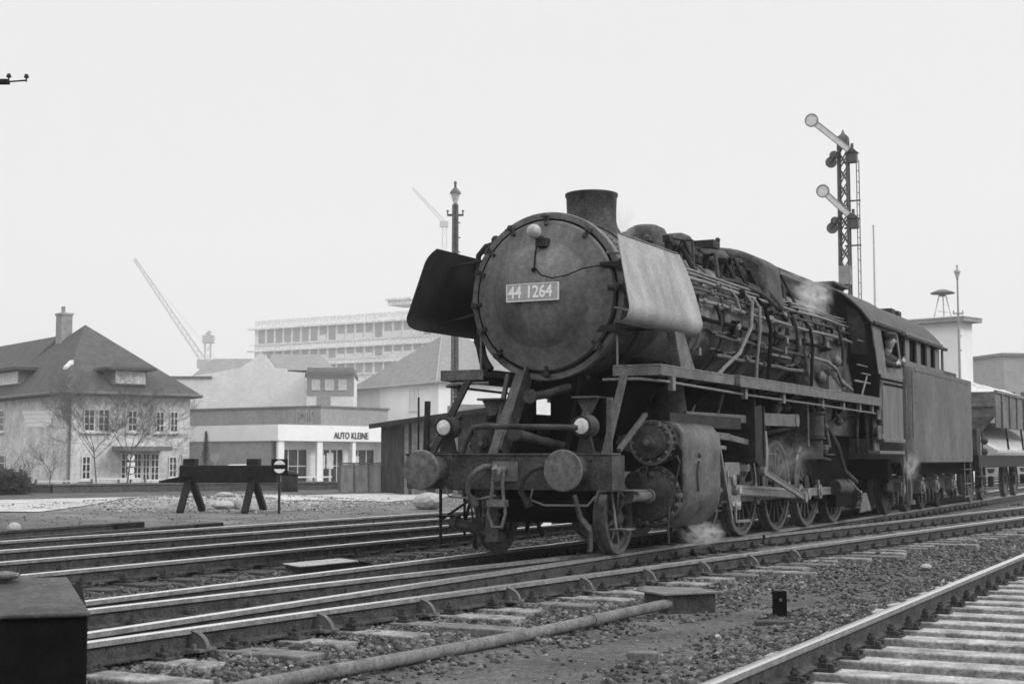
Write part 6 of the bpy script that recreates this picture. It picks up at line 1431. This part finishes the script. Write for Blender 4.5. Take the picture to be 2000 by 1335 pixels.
# --- oil drum like bin behind the stop sign
b = Bld('waste_bin', 'dark rounded waste bin behind the stop signal board', 586, 62, 5, -.4, cat='bin'); o = b.o
g = MB(); r_ = .36; x_ = -.42; hh = b.z(918); g.lathe([(r_ * .9, 0), (r_, .1), (r_, hh * .8), (r_ * .85, hh * .95), (r_ * .3, hh), (0, hh)], (x_, 0, 0), (0, 0, 1), 20); g.build('bin_body', 'iron', o)
g = MB(); g.lathe([(r_ + .03, 0), (r_ + .03, .06)], (x_, 0, hh * .78), (0, 0, 1), 20); g.build('bin_rim', 'iron_dark', o)

# --- parked pale car behind the buffer stop
b = Bld('parked_car', 'pale parked saloon car half hidden behind the buffer stop beam', 540, 78, 4, -.62, cat='car'); o = b.o
Lc = 3.9; X = lambda t: -Lc + t
prof = [(0, .35), (0, .62), (.12, .80), (.75, .88), (1.25, 1.34), (1.55, 1.42), (2.35, 1.42), (2.75, 1.32), (3.1, .92), (3.75, .84), (3.9, .66), (3.9, .35)]
MB().prism([(X(a), z_) for a, z_ in prof], 'y', -.75, .75).build('car_body', 'car_pale', o, bevel=.06, seg=3)
for pl in ([(.95, .92), (1.35, 1.30), (1.85, 1.34), (1.85, .92)], [(1.93, .92), (1.93, 1.34), (2.4, 1.34), (2.7, 1.26), (2.95, .92)]):
    MB().prism([(X(a), z_) for a, z_ in pl], 'y', -.765, -.755).build('side_window', 'glass_dark', o)
for a in (.75, 3.05):
    for yy in (-.72, .72):
        g = MB().lathe([(.30, -.09), (.31, 0), (.30, .09)], (X(a), yy, .31), (0, 1, 0), 24); w_ = g.build('wheel', 'rubber', o); MB().lathe([(.17, -.1), (.17, .1)], (X(a), yy, .31), (0, 1, 0), 16).build('hub_cap', 'lamp_grey', w_)
for yy in (-.55, .55): MB().lathe([(.1, 0), (.08, .04), (0, .05)], (X(0.02), yy, .66), (-1, 0, 0), 14).build('headlight', 'lens', o)
MB().box(X(-.08), X(.04), -.74, .74, .38, .48).build('bumper', 'bright_steel', o, bevel=.02)
# round pale sign on a thin post near the showroom
q = at(420, 893, 84); rs = thing('round_sign', 'small round pale sign on a thin post before the showroom side wall', 'sign', (q.x, q.y, ZG + .1), TH - math.pi / 2)
zz = q.z - ZG - .1; MB().cyl((0, 0, 0), (0, 0, zz), .03, n=6).build('post', 'mast_pale', rs); MB().lathe([(.26, -.01), (.26, .01)], (0, -.04, zz), (0, 1, 0), 24).build('disc', 'mast_pale', rs)

# --- signal tower at the right
b = Bld('signal_tower', 'white flat roofed signal tower rising behind the tender', 1881, 76, 45, -.5); o = b.o
L1, W1 = b.tx(1904), b.ty(1770); zt = b.z(628)
MB().box(0, L1, 0, W1, 0, zt).build('wall', 'wall_white', o, smooth=False)
MB().box(-.45, L1 + .25, -.45, W1 + .6, zt, zt + .22).build('roof_slab', 'wall_grey', o, smooth=False); MB().box(-.5, L1 + .3, -.5, W1 + .65, zt + .221, zt + .28).build('roof_trim', 'wall_mid', o, smooth=False)
sr = thing('rooftop_siren', 'mushroom shaped siren on a thin tripod on the signal tower roof', 'siren', o.matrix_basis @ Vector((2.0, b.ty(1811), zt + .36)), b.rz)
zz = zat(566, 78) - zat(617, 78)
for k in range(3):
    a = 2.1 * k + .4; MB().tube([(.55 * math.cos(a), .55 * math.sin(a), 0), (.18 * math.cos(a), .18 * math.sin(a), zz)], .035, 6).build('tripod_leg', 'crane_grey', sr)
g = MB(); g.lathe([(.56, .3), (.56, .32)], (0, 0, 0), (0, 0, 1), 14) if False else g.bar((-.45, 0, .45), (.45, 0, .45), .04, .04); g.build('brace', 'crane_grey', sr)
g = MB(); g.lathe([(.15, -.12), (.2, 0), (.62, .02), (.66, .06), (.5, .14), (.2, .24), (0, .27)], (0, 0, zz), (0, 0, 1), 24); g.build('siren_hood', 'mast', sr)
# --- hazy blocks at the far right
for nm, lab, pxc, pxl, d, py, zz in (('tower_block', 'far pale grey block with tall square top behind the hopper wagon', 2030, 1960, 190, 696, 0), ('low_block', 'far low grey roof stepping down towards the signal tower', 1962, 1914, 200, 716, 0)):
    b = Bld(nm, lab, pxc, d, 12, -.9); W_ = -b.tx(pxl, 700)
    MB().box(-W_, 0, 0, 9, 0, zat(py, d) + .9).build('wall', 'wall_grey', b.o, smooth=False); MB().box(-W_ - .3, .3, -.3, 9.3, zat(py, d) + .9, zat(py, d) + 1.3).build('roof_slab', 'roof_mid', b.o, smooth=False)
    if nm == 'low_block':
        MB().box(-W_ * .5, 0, .2, 8, zat(py, d) + 1.3, zat(710, d) + .9).build('roof_box', 'wall_grey', b.o, smooth=False)
        for i in range(4): MB().box(-W_ * .9 + i * W_ * .22, -W_ * .9 + i * W_ * .22 + .8, -.04, 0, 7, 8.6).build('window', 'glass_dark', b.o, smooth=False)
    else:
        for i in range(3): MB().box(-W_ * .85 + i * 1.6, -W_ * .85 + i * 1.6 + .8, -.04, 0, 9, 10.6).build('window', 'glass_dark', b.o, smooth=False)

# --- tower cranes in the haze
def lattice(g, p0, p1, w0, w1, n, r=.16):
    p0 = Vector(p0); p1 = Vector(p1); d_ = (p1 - p0).normalized(); a = d_.cross(Vector((0, 1, 0))); a = a.normalized() if a.length > .01 else Vector((1, 0, 0)); c = d_.cross(a)
    cn = [(1, 1), (1, -1), (-1, -1), (-1, 1)]
    for i, j in cn: g.bar(p0 + a * i * w0 + c * j * w0, p1 + a * i * w1 + c * j * w1, r, r)
    for k in range(n):
        A = p0.lerp(p1, k / n); B_ = p0.lerp(p1, (k + 1) / n); wa = w0 + (w1 - w0) * k / n; wb = w0 + (w1 - w0) * (k + 1) / n
        for q in range(4):
            i, j = cn[q]; i2, j2 = cn[(q + 1) % 4]; g.bar(A + a * i * wa + c * j * wa, B_ + a * i2 * wb + c * j2 * wb, r * .8, r * .8)
def crane(lab, d, base, mast_top, jib0, jib1, extra=None):
    p = at(base[0], 860, d); c_ = thing('tower_crane', lab, 'crane', (p.x, p.y, -1.5), TH - math.pi / 2, 'tower cranes in the haze')
    f = lambda px, py: (uat(px, py, d) - uat(base[0], 860, d), 0, zat(py, d) + 1.5)
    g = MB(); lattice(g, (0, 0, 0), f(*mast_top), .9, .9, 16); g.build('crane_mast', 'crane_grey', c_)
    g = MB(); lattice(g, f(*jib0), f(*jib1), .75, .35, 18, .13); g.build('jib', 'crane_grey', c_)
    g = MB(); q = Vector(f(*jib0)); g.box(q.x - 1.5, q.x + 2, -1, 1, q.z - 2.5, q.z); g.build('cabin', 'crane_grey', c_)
    if extra:
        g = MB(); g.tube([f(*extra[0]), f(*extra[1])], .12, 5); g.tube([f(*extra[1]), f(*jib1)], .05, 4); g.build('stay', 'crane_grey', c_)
    return c_
crane('tower crane with long jib sloping up to the left above the villa', 420, (398, 735), (398, 706), (396, 702), (262, 505), ((395, 703), (425, 703)))
crane('faint short crane tower standing just left of the office block', 460, (404, 735), (406, 655), (406, 655), (410, 646))
crane('very faint crane jib in the sky left of the lattice lamp post', 590, (868, 600), (868, 440), (866, 432), (806, 368))

# ------------------------------------------------------------------ plants
def leaf_cloud(g, cen, rad, n, sz, seed, mn=.25):
    r_ = random.Random(seed)
    for _ in range(n):
        v = Vector((r_.gauss(0, 1), r_.gauss(0, 1), r_.gauss(0, 1))).normalized() * (mn + (1 - mn) * r_.random() ** .5)
        f = .75 + .4 * mnoise.noise(v * 2.3 + Vector((seed, 0, 0)))
        p = Vector((cen[0] + v.x * rad[0] * f, cen[1] + v.y * rad[1] * f, max(.02, cen[2] + v.z * rad[2] * f)))
        a = Vector((r_.gauss(0, 1), r_.gauss(0, 1), r_.gauss(0, 1))).normalized(); b_ = a.orthogonal().normalized(); s_ = sz * r_.uniform(.5, 1.3)
        g.add([p, p + a * s_ + b_ * s_ * .4, p + a * s_ * 2, p + a * s_ - b_ * s_ * .4], [(0, 1, 2, 3)])
def twigs(g, p, d_, ln, r, lev, rnd, leafpts=None):
    n = 4; pts_ = [p]; q = Vector(p); dd = Vector(d_)
    for i in range(n):
        dd = (dd + Vector((rnd.gauss(0, .13), rnd.gauss(0, .13), rnd.gauss(0.03, .1)))).normalized(); q = q + dd * ln / n; pts_.append(q.copy())
    g.tube(pts_, [max(.004, r * (1 - .5 * i / n)) for i in range(n + 1)], 5 if lev > 3 else 3, caps=False)
    if lev <= 0: return
    for _ in range(rnd.randint(3, 4)):
        k = rnd.randint(1, n); b_ = (dd + Vector((rnd.gauss(0, .6), rnd.gauss(0, .6), rnd.gauss(.15, .4)))).normalized(); twigs(g, pts_[k], b_, ln * rnd.uniform(.55, .8), r * .5, lev - 1, rnd)
# bush at the left edge
q = onz(20, 968, -.35); bu_ = thing('bush', 'dark dense bush at the left edge in front of the villa', 'bush', (q.x, q.y, -.4)); q2 = depth(q.x, q.y) / FP
g = MB(); leaf_cloud(g, (0, 0, 26 * q2), (58 * q2, 1.1, 36 * q2), 2600, .09, 4); leaf_cloud(g, (-.8, .3, 34 * q2), (50 * q2, 1.1, 34 * q2), 1600, .09, 6); g.build('foliage', 'leaf_dark', bu_, smooth=False, recalc=False)
rnd = random.Random(9); g = MB()
for _ in range(9): twigs(g, (rnd.uniform(-.6, .6), 0, 0), (rnd.gauss(0, .4), rnd.gauss(0, .3), 1), 1.1, .03, 2, rnd)
g.build('stems', 'bark', bu_)
def bare_tree(lab, px, py, d, zg, ln, lean, seed, lev=5, r=.09, m='bark', n=1):
    q = at(px, py, d); t_ = thing('bare_tree', lab, 'tree', (q.x, q.y, zg), TH - math.pi / 2, 'bare winter trees'); rd = random.Random(seed)
    g = MB(); top = Vector((lean * ln * .45, 0, ln * .45)); g.tube([(0, 0, 0), top * .5, top], [r, r * .85, r * .7], 7); g.build('trunk', m, t_)
    g = MB()
    for k in range(6): a = rd.uniform(0, 6.28); twigs(g, top * rd.uniform(.6, 1), (math.cos(a) * .7 + lean * .3, math.sin(a) * .7, rd.uniform(.5, 1.1)), ln * .38, r * .5, lev - 1, rd)
    g.build('crown', m, t_); return t_
bare_tree('bare tree with leaning trunk in front of the villa porch', 246, 945, 79, -.8, 5.8, .12, 3, r=.05, lev=6)
bare_tree('bare twiggy tree spreading over the left of the villa front', 190, 945, 81, -.8, 5.8, -.1, 12, r=.045, lev=6)
bare_tree('small bare shrub like tree at the right corner of the villa', 345, 945, 80, -.8, 1.9, .05, 21, lev=4, r=.03)
bare_tree('young bare tree at the left in front of the villa side wall', 95, 950, 76, -.7, 2.6, .1, 33, lev=4, r=.035)
q = at(401, 940, 86); ft = thing('young_conifer', 'slim dark young conifer against the showroom side wall', 'tree', (q.x, q.y, -.8)); hh = zat(842, 86) + .8
g = MB(); g.cyl((0, 0, 0), (0, 0, hh), .05, .015, n=6); g.build('trunk', 'bark', ft); g = MB(); rd = random.Random(2)
for _ in range(1300):
    t = rd.random() ** .8; rr = .55 * (1 - t) * rd.random() ** .4 + .03; a = rd.uniform(0, 6.28); z_ = .3 + t * (hh - .3); p_ = Vector((rr * math.cos(a), rr * math.sin(a), z_)); d_ = Vector((math.cos(a), math.sin(a), -.3)) * .1; b_ = Vector((-math.sin(a), math.cos(a), 0)) * .03; g.add([p_ - d_ - b_, p_ + d_ - b_ * .3, p_ + d_ + b_ * .3, p_ - d_ + b_], [(0, 1, 2, 3)])
g.build('foliage', 'leaf_mid', ft, smooth=False, recalc=False)
for i, (px, hh, sd) in enumerate(((358, .8, 1), (480, .6, 5), (520, .55, 8))):
    q = at(px, 945, 74); s_ = thing('low_shrub', ('low leafless shrub at the foot of the showroom side wall', 'small dark shrub behind the middle of the buffer stop beam', 'small dark shrub behind the right end of the buffer stop beam')[i], 'shrub', (q.x, q.y, -.6), group='shrubs along the street'); g = MB(); leaf_cloud(g, (0, 0, hh * .6), (hh * .7, hh * .7, hh * .8), 420, .06, sd); g.build('foliage', 'leaf_mid', s_, smooth=False, recalc=False)
# ------------------------------------------------------------------ steam
def steam_mat(dens, scale):
    m = bpy.data.materials.new('steam'); m.use_nodes = True; N = m.node_tree; L = N.links; N.nodes.remove(N.nodes['Principled BSDF'])
    v = N.nodes.new('ShaderNodeVolumePrincipled'); v.inputs['Color'].default_value = (.97, .97, .97, 1); v.inputs['Anisotropy'].default_value = .2
    tc = N.nodes.new('ShaderNodeTexCoord'); n = N.nodes.new('ShaderNodeTexNoise'); n.inputs['Scale'].default_value = scale; n.inputs['Detail'].default_value = 4; n.inputs['Distortion'].default_value = .6
    L.new(tc.outputs['Object'], n.inputs[0])
    ln = N.nodes.new('ShaderNodeVectorMath'); ln.operation = 'LENGTH'; L.new(tc.outputs['Object'], ln.inputs[0])
    fo = N.nodes.new('ShaderNodeMapRange'); fo.inputs[1].default_value = 1.0; fo.inputs[2].default_value = .1; fo.inputs[3].default_value = 0; fo.inputs[4].default_value = 1; L.new(ln.outputs['Value'], fo.inputs[0])
    r = N.nodes.new('ShaderNodeMapRange'); r.inputs[1].default_value = .42; r.inputs[2].default_value = .68; r.inputs[3].default_value = 0; r.inputs[4].default_value = 1; L.new(n.outputs[0], r.inputs[0])
    mu = N.nodes.new('ShaderNodeMath'); mu.operation = 'MULTIPLY'; L.new(r.outputs[0], mu.inputs[0]); L.new(fo.outputs[0], mu.inputs[1])
    m2 = N.nodes.new('ShaderNodeMath'); m2.operation = 'MULTIPLY'; m2.inputs[1].default_value = dens; L.new(mu.outputs[0], m2.inputs[0]); L.new(m2.outputs[0], v.inputs['Density'])
    L.new(v.outputs[0], N.nodes['Material Output'].inputs['Volume']); return m
def steam(label, loc, rad, dens, scale=2.2, rot=(0, 0, 0)):
    o = MB().ball((0, 0, 0), 1.0, 20).build('steam', steam_mat(dens, scale), None); o.location = loc; o.scale = rad; o.rotation_euler = rot
    tag(o, label, 'steam', None, 'stuff')
steam('steam leaking below the near cylinder', (1.95, -1.15, .16), (.5, .3, .18), 11, 3.6)
steam('steam drifting over the driving wheels', (5.9, -1.12, 1.12), (1.3, .35, .42), 1.1)
steam('wisp of steam behind the chimney', (1.55, -.28, 4.2), (.22, .2, .3), 8)
steam('pale steam on the boiler crown', (8.9, -.55, 4.05), (1.4, .5, .26), 1.8)
steam('small puff of steam under the cab steps', (12.9, -1.5, .95), (.3, .2, .3), 7)
steam('faint steam on the firebox flank', (7.4, -1.15, 3.7), (1.0, .25, .3), 3.5)

# ------------------------------------------------------------------ haze: closed box of even air round the whole scene
hzm = bpy.data.materials.new('haze'); hzm.use_nodes = True; N = hzm.node_tree; N.nodes.remove(N.nodes['Principled BSDF'])
v = N.nodes.new('ShaderNodeVolumePrincipled'); v.inputs['Color'].default_value = (.96, .96, .96, 1); v.inputs['Density'].default_value = .0006; v.inputs['Anisotropy'].default_value = .25
N.links.new(v.outputs[0], N.nodes['Material Output'].inputs['Volume'])
hb = MB().box(-345, 605, -265, 505, -3.2, 116).build('haze', hzm, None, smooth=False); tag(hb, kind='stuff')
